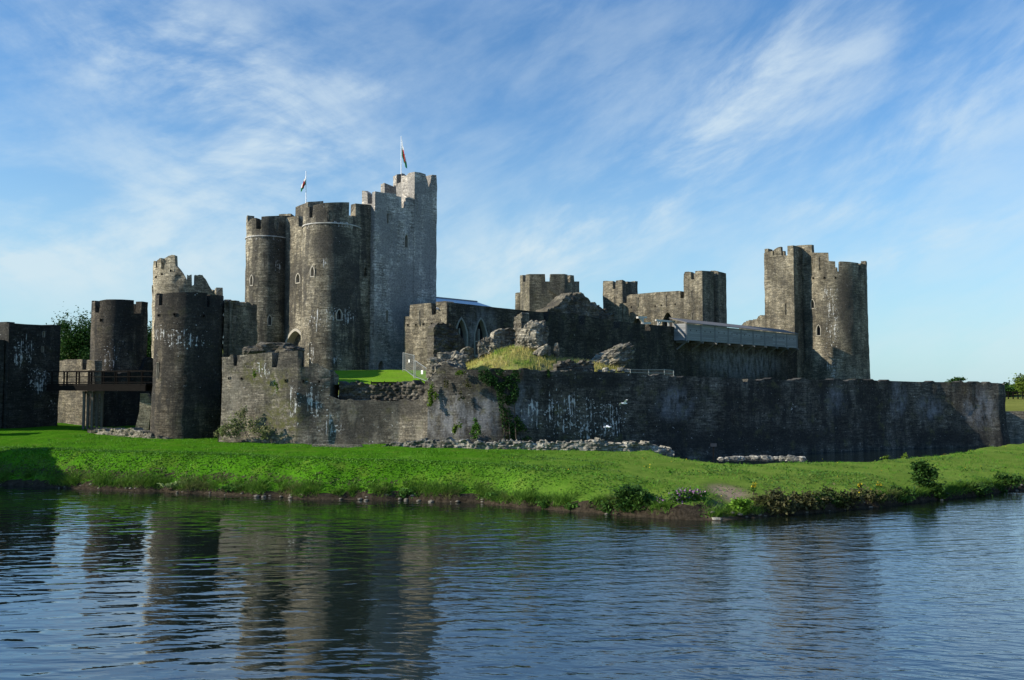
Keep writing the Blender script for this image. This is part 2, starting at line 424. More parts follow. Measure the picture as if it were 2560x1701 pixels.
def rock(name, c, size, mat, seed=0, rot=0., tilt=0., sub=4, amp=.28, parent=None, beds=.0, label=None, cat='rock', group=None, jag=2.6, cob=0., cell=.3):
    """an irregular block of fallen masonry: a displaced ball, faceted and bedded"""
    bpy_me = bpy.data.meshes.new(name); import bmesh
    bm = bmesh.new(); bmesh.ops.create_icosphere(bm, subdivisions=sub, radius=1.0); bm.to_mesh(bpy_me); bm.free()
    n = len(bpy_me.vertices); co = np.empty(n * 3); bpy_me.vertices.foreach_get('co', co); co = co.reshape(-1, 3)
    d = co.copy()
    sq = np.sign(d) * np.abs(d) ** .72; sq /= np.maximum(np.linalg.norm(sq, axis=1, keepdims=True), 1e-6) ** .55
    r = 1 + amp * fbm(d * 1.3 + seed * 7.1, 3) + amp * .45 * fbm(d * 4.5 + seed * 3.3, 3)
    p = sq * r[:, None] * np.array(size)
    if beds:
        k = p[:, 2] / beds; fr = np.abs((k - np.floor(k)) - .5) * 2; p[:, :2] *= (1 - .09 * fr ** 3 + .06 * vnoise(np.c_[np.floor(k), d[:, 0] * 3, d[:, 1] * 3]))[:, None]
    p += .06 * min(size) * np.c_[fbm(p * jag + 5, 3), fbm(p * jag + 9, 3), fbm(p * jag + 13, 3)]
    if cob:
        un = p / (np.linalg.norm(p, axis=1, keepdims=True) + 1e-6); p = p + un * (cob * (.55 - worley((p + seed * 3.1) / np.array((cell, cell, cell * .72)))))[:, None]
    ca, sa = math.cos(tilt), math.sin(tilt); p = np.c_[p[:, 0] * ca + p[:, 2] * sa, p[:, 1], -p[:, 0] * sa + p[:, 2] * ca]
    ca, sa = math.cos(rot), math.sin(rot); p = np.c_[p[:, 0] * ca - p[:, 1] * sa, p[:, 0] * sa + p[:, 1] * ca, p[:, 2]] + np.array(c)
    bpy_me.vertices.foreach_set('co', p.ravel()); bpy_me.update()
    bpy_me.polygons.foreach_set('use_smooth', [True] * len(bpy_me.polygons)); bpy_me.set_sharp_from_angle(angle=math.radians(28))
    o = link(name, bpy_me, mat, parent)
    if label: tag(o, label, cat, group)
    return o
def rand_dirs(n):
    d = RNG.normal(size=(n, 3)); return d / np.linalg.norm(d, axis=1, keepdims=True)
def leaf_mesh(name, c, size, up=0.3, asp=.55):
    """many small folded leaf faces"""
    n = len(c); c = np.asarray(c, float); a = rand_dirs(n); a[:, 2] *= .6; a /= np.linalg.norm(a, axis=1, keepdims=True)
    nrm = rand_dirs(n); nrm[:, 2] = np.abs(nrm[:, 2]) + up
    b = np.cross(a, nrm); b /= np.linalg.norm(b, axis=1, keepdims=True) + 1e-9
    sz = (size * RNG.uniform(.6, 1.35, n))[:, None]
    v = np.stack([c - a * sz, c + b * sz * asp, c + a * sz, c - b * sz * asp], 1).reshape(-1, 3)
    f = np.arange(4 * n).reshape(-1, 4)
    return raw_mesh(name, v, f)
def blade_mesh(name, c, h, w, lean=.35):
    n = len(c); c = np.asarray(c, float); a = RNG.uniform(0, 6.283, n); t = np.c_[np.cos(a), np.sin(a), np.zeros(n)]
    hh = (h * RNG.uniform(.5, 1.4, n))[:, None]; l = np.c_[RNG.normal(0, lean, n), RNG.normal(0, lean, n), np.ones(n)]
    v = np.stack([c - t * w / 2, c + t * w / 2, c + l * hh], 1).reshape(-1, 3)
    return raw_mesh(name, v, np.arange(3 * n).reshape(-1, 3))
def clump_pts(n, c, r, k=9, tight=.42, shell=.35):
    """points gathered in uneven clumps inside an ellipsoid, so gaps stay between them"""
    c = np.array(c, float); r = np.array(r, float)
    cc = rand_dirs(k) * (RNG.uniform(shell, .85, (k, 1))); q = cc[RNG.integers(0, k, n)] + RNG.normal(size=(n, 3)) * tight * RNG.uniform(.35, 1.0, (n, 1)) * .6
    return c + q * r
# ================================================================== materials
OLD = (.275, .245, .185)
MATS['dressed'] = simple('dressed_stone', (.30, .275, .225), .85, var=.3, scale=5, bump=.3)
MATS['hallframe'] = simple('weathered_limestone', (.16, .165, .15), .85, var=.3, scale=5, bump=.3)
MATS['window_dark'] = simple('glass_unlit_interior', (.012, .014, .016), .25, var=.2)  # hall glazing; in other windows the dark stands for unlit interiors
MATS['void'] = simple('unlit_stone', (.03, .027, .024), .95)  # dark colour stands in for shade inside slits, archways and peepholes
MATS['limed'] = simple('lime_stained_ledge', (.34, .33, .30), .9, var=.8, scale=2.2)
MATS['lead'] = simple('roof_lead', (.16, .165, .17), .6, var=.2)
MATS['roofsheet'] = simple('grey_roof_sheet', (.52, .53, .54), .5, var=.12, scale=1.2)
M_gate = stone('gatehouse_stone', OLD, stain=.8, white=.1, moss=.12,
    wreg=[(850, 790, 81, 2.6, 1.3), (800, 800, 81, 1.6, 2.2), (640, 597, 90, 2.2, .5), (700, 595, 89, 1.6, .4), (745, 580, 84, 1, .4), (860, 560, 80.5, 2.4, .5), (775, 565, 81, 1, .5), (780, 890, 81, .6, 2.2), (845, 900, 80.5, .8, 1), (690, 660, 89, .5, 1.2), (812, 655, 80.5, .5, 1)],
    dreg=[(830, 610, 80.5, 3.4, 2.6), (700, 640, 90, 1.6, 4)])
M_keep = stone('rebuilt_grey_stone', (.45, .415, .37), dark=(.19, .18, .165), stain=.8, white=.0, moss=.05, bump=.3, speck=.1, big2=.4, course=.14,
    dreg=[(966, 600, 85, .8, 3.6), (1000, 880, 88, 1.1, 4), (1060, 470, 88, 3, 1.2), (950, 500, 84.5, 1.6, 1.0), (1075, 640, 89, 1.6, 5)])  # the low region by the inner wall paints the shadow there
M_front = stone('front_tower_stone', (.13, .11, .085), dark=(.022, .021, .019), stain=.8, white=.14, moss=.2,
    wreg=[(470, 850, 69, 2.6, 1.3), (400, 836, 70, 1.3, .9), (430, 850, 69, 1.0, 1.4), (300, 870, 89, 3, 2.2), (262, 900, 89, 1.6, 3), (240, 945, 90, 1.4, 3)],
    dreg=[(470, 762, 69, 5.5, 2.9), (300, 800, 89, 4, 3.5), (520, 900, 70, 2.2, 7)])  # the tall last region paints the front tower's shaded right side
M_frag = stone('ruin_stone', (.25, .215, .16), stain=.4, white=.05, moss=.25)
M_ruin = stone('sunlit_ruin_stone', (.44, .39, .29), stain=.2, white=.05, moss=.15)  # base raised to put the ruin's bright sunlight into its colour
M_back = stone('rear_tower_stone', (.235, .208, .158), stain=.5, white=.12, moss=.3)
M_right = stone('right_tower_stone', (.27, .24, .18), stain=.45, white=.1, moss=.15,
    wreg=[(2085, 800, 131.5, 2.2, 8), (2070, 730, 131.5, 3, 3), (2085, 920, 131.5, 2.2, 4)], dreg=[(2120, 760, 132, 2.6, 9)])  # the dark region paints the shaded side of the drum
M_innr = stone('inner_curtain_stone', (.085, .076, .062), dark=(.022, .021, .02), stain=.6, white=.05, moss=.35, preg=[(1850, 905, 120, 16, 3.2), (1215, 840, 81, 3.2, 4.0)], pale=(.19, .195, .20))  # shade put into the colour; the sunlit end wall gets paler stone
M_outl = stone('outer_wall_stone', (.275, .243, .192), stain=.6, white=.16, moss=.5,
    wreg=[(790, 995, 64.6, 1.5, 2.3), (660, 925, 65.2, 1.4, .9), (735, 1010, 64.5, .7, 2.6), (830, 1060, 65, 1.5, 1.6)],
    greg=[(700, 1050, 64.6, 2.6, 2.2), (640, 930, 65.2, 1.6, 1.6), (690, 960, 65, 1.5, 1.4)], dreg=[(740, 905, 64.5, 2.4, .8), (960, 1020, 65, 6.0, 1.4), (765, 1000, 64.5, 2.2, 3.6), (900, 1070, 65, 3, 2)],
    preg=[(988, 1065, 65, .55, 2.3), (1050, 1085, 64.4, .45, 1.5), (880, 1030, 65, .5, 1.2), (940, 1085, 65, .4, 1.4), (590, 1000, 65.5, 1.8, 2.6)], pale=(.23, .205, .16))
M_outr = stone('long_outer_wall_stone', (.115, .107, .09), dark=(.022, .022, .02), stain=.7, white=.05, moss=.5,  # base darker than the sunlit outer wall: shade put into the colour
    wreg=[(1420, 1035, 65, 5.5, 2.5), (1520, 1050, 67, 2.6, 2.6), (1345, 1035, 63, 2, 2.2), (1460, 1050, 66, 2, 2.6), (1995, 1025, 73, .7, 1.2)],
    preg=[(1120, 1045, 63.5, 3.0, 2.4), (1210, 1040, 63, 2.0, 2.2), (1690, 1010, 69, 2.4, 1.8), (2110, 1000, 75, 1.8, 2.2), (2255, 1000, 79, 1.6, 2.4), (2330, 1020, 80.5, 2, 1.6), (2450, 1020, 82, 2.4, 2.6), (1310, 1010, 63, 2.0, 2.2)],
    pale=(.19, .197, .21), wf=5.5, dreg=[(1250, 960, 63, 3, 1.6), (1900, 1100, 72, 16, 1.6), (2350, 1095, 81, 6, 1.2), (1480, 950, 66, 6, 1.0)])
M_rub = stone('rubble_stone', (.30, .275, .22), stain=.35, white=.1, moss=.25, uvless=True, course=.13, bump=1.0, speck=.8)
M_rubd = stone('dark_rubble_stone', (.15, .135, .11), stain=.45, white=.05, moss=.35, uvless=True, course=.15, bump=1.0, speck=.5)
M_pale = stone('pale_footing_stone', (.35, .33, .285), dark=(.10, .11, .10), stain=.3, white=.0, moss=.1, uvless=True, course=.13, bump=1.0, speck=.9)
M_ret = stone('far_retaining_stone', (.30, .26, .20), stain=.3, white=.2, moss=.4)
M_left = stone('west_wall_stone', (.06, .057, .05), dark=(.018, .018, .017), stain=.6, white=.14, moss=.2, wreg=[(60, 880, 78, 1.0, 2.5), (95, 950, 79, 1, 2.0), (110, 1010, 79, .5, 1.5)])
M_wood = simple('shade_darkened_timber', (.012, .011, .010), .95, var=.35, scale=6, bump=.3, spec=.0)  # near black: the footbridge's shade is put into the timber colour
M_leg = simple('trestle_timber', (.10, .09, .072), .8, var=.35, scale=6, bump=.3)
M_steel = simple('galvanised_steel', (.26, .275, .28), .5, .5, var=.1)
M_white = simple('white_paint', (.8, .8, .78), .5, var=.06)
def planks(name, c, run):
    m, g, b = new_mat(name, .8, .2)
    P = g.n('ShaderNodeNewGeometry').outputs['Position']; s = g.n('ShaderNodeSeparateXYZ', {0: P}).outputs
    row = g.m('MULTIPLY', s[2], 1 / .27); fr = g.m('FRACT', row); idx = g.m('FLOOR', row)
    al = g.m('ADD', g.m('MULTIPLY', s[0], .68), g.m('MULTIPLY', s[1], .73))
    r = g.n('ShaderNodeTexWhiteNoise', {0: g.xyz(idx, g.m('FLOOR', g.m('MULTIPLY', al, .25)), 0)}, noise_dimensions='3D').outputs[0]
    gr = g.noise(g.xyz(g.m('MULTIPLY', al, 1.3), g.m('MULTIPLY', s[2], 24)), 1.0, 4)
    k = g.m('MULTIPLY', g.m('MULTIPLY_ADD', r, .4, .8), g.m('MULTIPLY_ADD', gr, .7, .65))
    gap = g.m('GREATER_THAN', fr, .06); k = g.m('MULTIPLY', k, g.m('MULTIPLY_ADD', gap, .75, .25))
    g.nt.links.new(g.mix(1.0, (*c, 1), g.xyz(k, k, k), 'MULTIPLY'), b.inputs['Base Color'])
    g.nt.links.new(g.n('ShaderNodeBump', {'Height': g.m('ADD', gap, g.m('MULTIPLY', gr, .3)), 'Strength': .6, 'Distance': .03}).outputs[0], b.inputs['Normal'])
    return m
M_plank = planks('silvered_oak_boards', (.19, .195, .20), 0)
M_oak = simple('silvered_oak', (.44, .42, .38), .8, var=.25, scale=4, bump=.2)
M_batten = simple('grey_battens', (.15, .155, .16), .85, var=.25, scale=4)
M_barn = simple('roof_boards', (.13, .125, .12), .8, var=.3, scale=3)
# ================================================================== setting: ground, water
SH = [(-700, 1185), (-300, 1200), (0, 1212), (108, 1219), (325, 1227), (542, 1237), (759, 1248), (900, 1250), (1030, 1252), (1193, 1257), (1280, 1267), (1390, 1277), (1497, 1285), (1600, 1292), (1714, 1298),
      (1790, 1301), (1877, 1296), (1990, 1287), (2093, 1278), (2202, 1267), (2365, 1250), (2473, 1236), (2560, 1225), (2750, 1205), (3300, 1160)]
FAR = [(3300, 1090), (2800, 1097), (2620, 1104), (2510, 1109), (2440, 1118), (2350, 1132), (2250, 1143), (2150, 1150), (2000, 1153), (1850, 1153), (1790, 1150), (1740, 1143), (1690, 1134), (1660, 1124)]
sh = np.array([tuple(ground(*q, 0.0))[:2] for q in SH]); fa = []
for (px, py) in FAR:
    zz = float(np.interp(px, [1660, 2000, 2500, 4200], [1.25, .95, .75, .6])); fa.append(tuple(ground(px, py, zz))[:2])
fa = np.array(fa)
def densify(p, d, amp, seed):
    L = np.concatenate([[0], np.cumsum(np.linalg.norm(np.diff(p, axis=0), axis=1))]); q = np.arange(0, L[-1], d)
    X = np.interp(q, L, p[:, 0]); Y = np.interp(q, L, p[:, 1])
    n = amp * fbm(np.c_[X * .55, Y * .55, np.full(len(q), seed)], 4); return np.c_[X, Y + n]
shd = densify(sh, .35, .28, 3.); fad = densify(fa, .8, .25, 9.)
poly = np.vstack([shd, fad, [(9.8, 70.)], [(9.5, 130.)], [(-120, 130.)]])
def dist_poly(P, Q):
    best = np.full(len(P), 1e9)
    for i in range(len(Q) - 1):
        a, b = Q[i], Q[i + 1]; ab = b - a; t = np.clip(((P - a) @ ab) / (ab @ ab + 1e-12), 0, 1)
        best = np.minimum(best, np.linalg.norm(P - (a + t[:, None] * ab), axis=1))
    return best
def in_poly(P, Q):
    r = np.zeros(len(P), bool); x, y = P[:, 0], P[:, 1]; j = len(Q) - 1
    for i in range(len(Q)):
        xi, yi, xj, yj = *Q[i], *Q[j]; c = ((yi > y) != (yj > y))
        if c.any(): r ^= c & (x < (xj - xi) * (y - yi) / (yj - yi + 1e-12) + xi)
        j = i
    return r
def ground_h(P):
    px = CX + F * P[:, 0] / P[:, 1]
    zp = np.interp(px, [-600, 0, 500, 1000, 1500, 1720, 2000, 2500, 3500], [1.65, 1.65, 1.62, 1.5, 1.25, 1.05, .92, .75, .6])
    zp = zp + .42 * sstep((P[:, 1] - 60) / 16) * sstep((330 - px) / 200)
    cl = np.interp(px, [0, 600, 1000, 1300, 1480, 1560, 1900, 2250, 2560], [.26, .27, .33, .38, .42, .58, .58, .48, .42])
    sw = np.interp(px, [0, 900, 1400, 1700, 2500], [2.8, 2.8, 2.8, 4.5, 6.0])
    cl = cl * (1 + .28 * fbm(np.c_[P[:, 0] * .9, P[:, 0] * 0, P[:, 0] * 0 + 3], 3))
    dn = dist_poly(P, shd); df = dist_poly(P, fad); ins = in_poly(P, poly)
    scar = np.exp(-((px - 1800) / 55) ** 2)
    cw = .22 + 1.8 * scar
    z = cl * sstep((dn + .12 * fbm(np.c_[P * 1.6, P[:, 0] * 0], 3)) / cw) ** (1 - .4 * scar) + (zp - cl) * sstep(dn / sw) ** .8
    z = z + .30 * np.exp(-((dn - 2.6) / 2.4) ** 2) * np.clip((1600 - px) / 400, 0, 1) * sstep(dn / 1.2)
    z = np.minimum(z, (zp + .3) * sstep((df + .1) / 1.3) + .02)
    z = z + .05 * fbm(np.c_[P * .5, P[:, 0] * 0 + 4], 4) * sstep(dn / 2) + .025 * fbm(np.c_[P * 2.2, P[:, 0] * 0 + 2], 3) * sstep(dn / .6)
    dip = np.exp(-((P[:, 0] - pxof(0, 1) * 0 + 12.9) / 2.6) ** 2 - ((P[:, 1] - 63.5) / 1.6) ** 2); z = z - .28 * dip
    return np.where(ins, np.maximum(z, .01), -1.2 * sstep(dn / 1.5) - .01)
def grid_mesh(name, xs, ys, hf, mask=None):
    X, Y = np.meshgrid(xs, ys); P = np.c_[X.ravel(), Y.ravel()]; Z = hf(P); nx = len(xs)
    idx = np.arange(len(P)).reshape(len(ys), nx)
    f = np.stack([idx[:-1, :-1], idx[:-1, 1:], idx[1:, 1:], idx[1:, :-1]], -1).reshape(-1, 4)
    if mask is not None:
        k = mask(P); f = f[k[f].all(1)]
    me = raw_mesh(name, np.c_[P, Z], f); me.polygons.foreach_set('use_smooth', [True] * len(me.polygons)); return me
def grass_mat(name, c1, c2, c3, earth=(.05, .04, .028), dry=(.20, .19, .06), dryamt=.3, zone=False):
    m, g, b = new_mat(name, .95, .0)
    geo = g.n('ShaderNodeNewGeometry'); P = geo.outputs['Position']; s = g.n('ShaderNodeSeparateXYZ', {0: geo.outputs['True Normal']}).outputs
    c1, c2, c3, dry, earth = [tuple(c * .8 for c in q) for q in (c1, c2, c3, dry, earth)]
    n0 = g.noise(P, .25, 4, .6); n1 = g.noise(P, 1.6, 6, .75); n2 = g.noise(P, 9.0, 5, .75)
    col = g.mix(g.ss(n1, .35, .65), c1, c2); col = g.mix(g.ss(n2, .42, .68), col, c3)
    col = g.mix(g.m('MULTIPLY', g.ss(g.noise(P, .55, 5, .7), .5, .66), dryamt), col, dry)
    if zone:
        xx = g.n('ShaderNodeSeparateXYZ', {0: P}).outputs[0]; zn = g.m('MULTIPLY', g.ss(g.m('ADD', xx, g.m('MULTIPLY', g.m('SUBTRACT', n0, .5), 24)), -8, 12), g.ss(n1, .3, .65, .55, 1.0)); col = g.mix(zn, col, (.125, .18, .033))
    k = g.m('MULTIPLY_ADD', n0, .7, .65); col = g.mix(1.0, col, g.xyz(k, k, k), 'MULTIPLY')
    en = g.noise(P, 5.0, 5, .75)
    ea = g.ss(g.m('SUBTRACT', s[2], g.m('MULTIPLY', g.m('SUBTRACT', en, .5), .5)), .78, .70)
    ec = g.mix(g.ss(en, .3, .7), tuple(c * .45 for c in earth), tuple(c * 1.5 for c in earth))
    scar = region_mask(g, P, [(1815, 1240, 41.5, 1.6, .9), (1775, 1275, 40, 1.0, .8)])
    pz = g.n('ShaderNodeSeparateXYZ', {0: P}).outputs[2]; ea = g.m('MAXIMUM', ea, g.ss(g.m('ADD', pz, g.m('MULTIPLY', g.m('SUBTRACT', en, .5), .5)), .33, .22))
    ea = g.m('MAXIMUM', ea, g.m('MULTIPLY', scar, g.ss(en, .3, .45)))
    ec = g.mix(g.m('MULTIPLY', scar, .8), ec, (.28, .215, .15))
    col = g.mix(ea, col, ec)
    g.nt.links.new(col, b.inputs['Base Color'])
    h = g.m('ADD', g.m('MULTIPLY', n2, .7), g.m('MULTIPLY', en, .5))
    g.nt.links.new(g.n('ShaderNodeBump', {'Height': h, 'Strength': .75, 'Distance': .12}).outputs[0], b.inputs['Normal'])
    return m
M_grass = grass_mat('bank_turf', (.060, .185, .009), (.085, .235, .011), (.038, .12, .008), dry=(.14, .19, .03), dryamt=.5, zone=True)
M_lawn = grass_mat('terrace_turf', (.17, .33, .025), (.20, .37, .03), (.13, .27, .02))
M_dry = grass_mat('mound_turf', (.28, .31, .07), (.38, .34, .12), (.19, .24, .05), dry=(.46, .38, .16), dryamt=.9)
M_field = grass_mat('field_turf', (.20, .22, .05), (.24, .25, .06), (.14, .18, .04))
HC = {}
def gh(P): HC['z'] = ground_h(P); return HC['z']
me = grid_mesh('berm', np.arange(-70, 82, .24), np.concatenate([np.arange(35, 60, .2), np.arange(60, 130, .6)]), gh, lambda P: HC['z'] > -1.1)
tag(link('ground', me, M_grass), kind='structure')
def water_mat():
    m, g, b = new_mat('lake_water', .03, .5)
    P = g.n('ShaderNodeNewGeometry').outputs['Position']; s = g.n('ShaderNodeSeparateXYZ', {0: P}).outputs; x, y = s[0], s[1]
    wx = g.m('MULTIPLY', g.m('SUBTRACT', g.noise(g.vm('MULTIPLY', P, (.12, .12, 0)), 1.0, 3), .5), 3.0)
    xr = g.m('ADD', g.m('ADD', x, g.m('MULTIPLY', y, .22)), g.m('MULTIPLY', wx, 1.6)); yr = g.m('ADD', g.m('SUBTRACT', y, g.m('MULTIPLY', x, .10)), g.m('MULTIPLY', wx, .5))
    big = g.noise(g.xyz(g.m('MULTIPLY', xr, .65), g.m('MULTIPLY', yr, 2.1)), 1.0, 1.5, .4, .4)
    mid = g.noise(g.xyz(g.m('MULTIPLY', g.m('SUBTRACT', x, g.m('MULTIPLY', y, .35)), 1.5), g.m('MULTIPLY', g.m('ADD', y, g.m('MULTIPLY', x, .25)), 4.6)), 1.0, 2, .5, .3)
    fine = g.noise(g.xyz(g.m('MULTIPLY', x, 4.5), g.m('MULTIPLY', y, 11)), 1.0, 3, .55)
    wind = g.ss(g.m('ADD', x, g.m('MULTIPLY', g.m('SUBTRACT', g.noise(g.vm('MULTIPLY', P, (.10, .05, 0)), 1.0, 3), .5), 16)), -9, 7)   # open, breezier water to the right
    calm = g.ss(g.noise(g.vm('MULTIPLY', P, (.07, .14, 0)), 1.0, 2), .35, .6, .45, 1.0)
    h = g.m('ADD', g.m('MULTIPLY', big, g.m('MULTIPLY', calm, .050)), g.m('ADD', g.m('MULTIPLY', mid, g.m('MULTIPLY_ADD', wind, .017, .005)), g.m('MULTIPLY', fine, g.m('MULTIPLY_ADD', wind, .005, .0004))))
    bump = g.n('ShaderNodeBump', {'Height': h, 'Strength': 1.0, 'Distance': 1.0}).outputs[0]
    b.inputs['Base Color'].default_value = (.006, .010, .006, 1); b.inputs['Specular IOR Level'].default_value = 0
    gl = g.n('ShaderNodeBsdfGlossy', {'Color': (.93, .97, 1.0, 1), 'Roughness': g.m('MULTIPLY_ADD', wind, .05, .015), 'Normal': bump})
    fr = g.n('ShaderNodeFresnel', {'IOR': 1.34, 'Normal': bump}).outputs[0]
    mx = g.n('ShaderNodeMixShader', {0: g.m('MULTIPLY_ADD', fr, 1.0, .19, True)}); g.nt.links.new(b.outputs[0], mx.inputs[1]); g.nt.links.new(gl.outputs[0], mx.inputs[2])
    g.nt.links.new(mx.outputs[0], [n for n in g.nt.nodes if n.type == 'OUTPUT_MATERIAL'][0].inputs[0])
    return m
xs = np.array([-1500, -300, -60, -20, 0, 20, 60, 300, 1500.]); ys = np.array([-200, 0, 20, 40, 60, 90, 120, 300.])
tag(link('lake', grid_mesh('lake', xs, ys, lambda P: P[:, 0] * 0), water_mat()), kind='structure')
def far_h(P):
    base = 3.0 + np.clip((P[:, 1] - 93.5) / 24, 0, 1) * 1.0
    hill = 26 * np.exp(-((P[:, 0] + 190) / 110) ** 2) * sstep((P[:, 1] - 260) / 160)
    return base + hill + .15 * fbm(np.c_[P * .12, P[:, 0] * 0], 3)
me = grid_mesh('field', np.array(list(np.arange(49, 140, 2.0)) + [200, 600, 2500.]), np.array([93.6] + list(np.arange(95, 170, 2.)) + [300, 900, 3000.]), far_h)
tag(link('field', me, M_field), kind='structure')
me = grid_mesh('hillside', np.array([-2500, -900] + list(np.arange(-500, 49, 12.)) + [48.9]), np.array([155.] + list(np.arange(170, 500, 15.)) + [900, 3000.]), far_h)
tag(link('hillside', me, M_field), kind='structure')
# ================================================================== outer walls
OUT = [plan(556, 66), plan(745, 64.5), plan(850, 65.0), plan(1000, 65.2), plan(1070, 64.2), plan(1150, 63.2), plan(1225, 63.0), plan(1310, 63.4), plan(1400, 64.8), plan(2290, 80.6), plan(2350, 81.4), plan(2495, 82.2)]
def sub(path, a, b): return path[a:b]
pA = Path(OUT[0:2] + [plan(826, 64.9), plan(847, 67.6)])
rA = thing('crenellated_wall', 'sunlit crenellated outer wall with white streaks, left of the broken gap', 'castle wall', (-19, 66, 0))
w = ring('wall', pA, M_outl, rA, zbot=-.5, thick=1.3, rough=.06, rag=.05, step=.4, prof=[(557, 893), (571, 893), (576, 887), (582, 887), (583, 915), (591, 915), (592, 889), (640, 885), (679, 881), (679, 919), (692, 919),
     (697, 880), (744, 877), (744, 892), (753, 892), (754, 918), (771, 918), (772, 897), (774, 908), (792, 909), (796, 914), (802, 915), (812, 921), (822, 926), (826, 929), (834, 926), (840, 934), (847, 938)],
     wins=[(572, 946, 4, 5, 'hole'), (604, 947, 4, 5, 'hole'), (714, 952, 4, 6, 'hole'), (758, 953, 4, 6, 'hole'), (798, 955, 4, 6, 'hole')], flare=(.9, 4.5))
EDG = plan(826, 64.9)
pB = Path([EDG, plan(850, 65.0), plan(1000, 65.2), plan(1072, 64.2)])
rB = thing('broken_wall', 'broken low outer wall with exposed rubble core below the lawn', 'castle wall', (EDG[0] + 4, EDG[1], 0))
ring('facing', pB, M_outl, rB, zbot=-.5, thick=.45, rough=.06, rag=.18, step=.3, prof=[(826, 990), (850, 1000), (900, 1002), (960, 999), (1030, 1000), (1058, 990), (1072, 965)], flare=(.8, 3.8))
ins = [(x, y + .55) for i_, (x, y) in enumerate((plan(829, 65.2), plan(862, 65.0), plan(1000, 65.2), plan(1072, 64.2)))]
ring('rubble_core', Path(ins), M_rubd, rB, zbot=-.5, thick=1.3, rough=.12, rscale=1.6, rag=.2, step=.085, vstep=.08, cob=.42, cell=.36, prof=[(829, 1004), (846, 1000), (850, 952), (872, 960), (930, 961), (1030, 959), (1066, 957), (1073, 950)])
pC = Path([plan(1070, 64.2)] + OUT[5:] + [(OUT[-1][0] + .9, OUT[-1][1] + .5), (OUT[-1][0] + 1.3, OUT[-1][1] + 1.4), (OUT[-1][0] + 1.6, OUT[-1][1] + 14)])
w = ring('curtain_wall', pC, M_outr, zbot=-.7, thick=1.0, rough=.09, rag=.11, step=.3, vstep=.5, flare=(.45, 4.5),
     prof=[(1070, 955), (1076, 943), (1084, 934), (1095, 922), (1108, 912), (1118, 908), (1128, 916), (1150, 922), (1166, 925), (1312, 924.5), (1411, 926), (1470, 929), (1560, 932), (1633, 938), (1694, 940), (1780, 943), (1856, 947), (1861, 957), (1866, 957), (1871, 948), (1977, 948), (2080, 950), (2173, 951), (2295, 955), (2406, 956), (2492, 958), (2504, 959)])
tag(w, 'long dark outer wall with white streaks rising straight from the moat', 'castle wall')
# ================================================================== left group
pL = Path([plan(-420, 70), plan(-100, 74.5), plan(10, 76.6)])
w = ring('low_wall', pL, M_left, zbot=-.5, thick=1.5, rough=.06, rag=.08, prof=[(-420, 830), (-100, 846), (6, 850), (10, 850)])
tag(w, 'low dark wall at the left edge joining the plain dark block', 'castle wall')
a, b_ = plan(20, 76.6), plan(149, 81); dx, dy = b_[0] - a[0], b_[1] - a[1]
pW = Path([(b_[0] - 3.2, b_[1] + 1.2), (a[0] - 2.6, a[1] + 1.2), a, b_], True)
rW = thing('gate_block', 'plain dark stone block with a flat top beside the footbridge', 'castle tower', (a[0], a[1] + 2, 0))
ring('wall', pW, M_left, rW, zbot=-.5, thick=.7, rough=.05, prof=[(14, 809), (20, 808), (22, 808), (60, 811), (149, 815)], back=zat(813, 81), deck=zat(826, 80), wins=[(105, 836, 5, 14, 'slit'), (103, 874, 5, 14, 'slit')])
def tower(name, label, c, r, mat, prof, zbot=0., base_r=None, back=None, wins=(), flare=(.3, 5.), deckz=None, thick=.75, lean=0., rag=.03, rough=.05, courses=(), step=.45, root=None, part='wall', n=80, winroot=None):
    r *= c[1] / math.hypot(*c); rt = root or thing(name, label, 'castle tower', (c[0], c[1], zbot))
    p = circle(c, r, n)
    w_ = ring(part, p, mat, rt, prof=prof, zbot=zbot, thick=thick, rough=rough, rag=rag, step=step, flare=flare, wins=wins, back=back, deck=deckz, lean=lean, winroot=winroot or rt)
    for (py, hh) in courses:
        D = c[1] - r * .9; z = zat(py, D)
        ring('string_course', circle(c, r + .10, 64), MATS['limed'], rt, ztop=z + hh / 2, zbot=z - hh / 2, thick=.25, rough=.03, step=.5)
    return rt, p
cF = plan(471, 72); 
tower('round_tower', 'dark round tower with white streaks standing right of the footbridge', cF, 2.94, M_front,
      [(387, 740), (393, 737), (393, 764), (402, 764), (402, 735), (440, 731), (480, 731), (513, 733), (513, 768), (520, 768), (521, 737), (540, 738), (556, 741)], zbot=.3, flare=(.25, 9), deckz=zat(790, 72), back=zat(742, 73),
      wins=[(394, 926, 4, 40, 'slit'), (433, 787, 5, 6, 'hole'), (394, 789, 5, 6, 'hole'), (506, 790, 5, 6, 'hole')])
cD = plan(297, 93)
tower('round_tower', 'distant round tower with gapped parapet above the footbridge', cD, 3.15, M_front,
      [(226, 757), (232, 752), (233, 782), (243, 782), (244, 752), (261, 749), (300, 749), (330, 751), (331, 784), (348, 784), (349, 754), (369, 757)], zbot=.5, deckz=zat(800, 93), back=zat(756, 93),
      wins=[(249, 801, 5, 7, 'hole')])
cR = plan(470, 100)
tower('ruined_tower', 'ruined tower top leaning out to the left with a broken sloping edge', cR, 4.22, M_ruin,
      [(381, 664), (383, 653), (388, 651), (388, 668), (391, 668), (391, 651), (401, 648), (402, 673), (410, 673), (410, 646), (428, 640), (436, 641), (437, 664), (446, 672), (455, 682), (462, 692), (466, 700), (466, 687), (478, 687), (479, 715), (487, 716), (488, 690), (503, 689), (514, 698), (522, 715), (530, 728), (545, 745), (556, 752)],
      zbot=1, back=zat(722, 102), deckz=zat(760, 100), rag=.16, rough=.1, lean=-.25, step=.25, wins=[(426, 677, 5, 6, 'hole'), (403, 686, 4, 5, 'hole'), (389, 693, 4, 5, 'hole')])
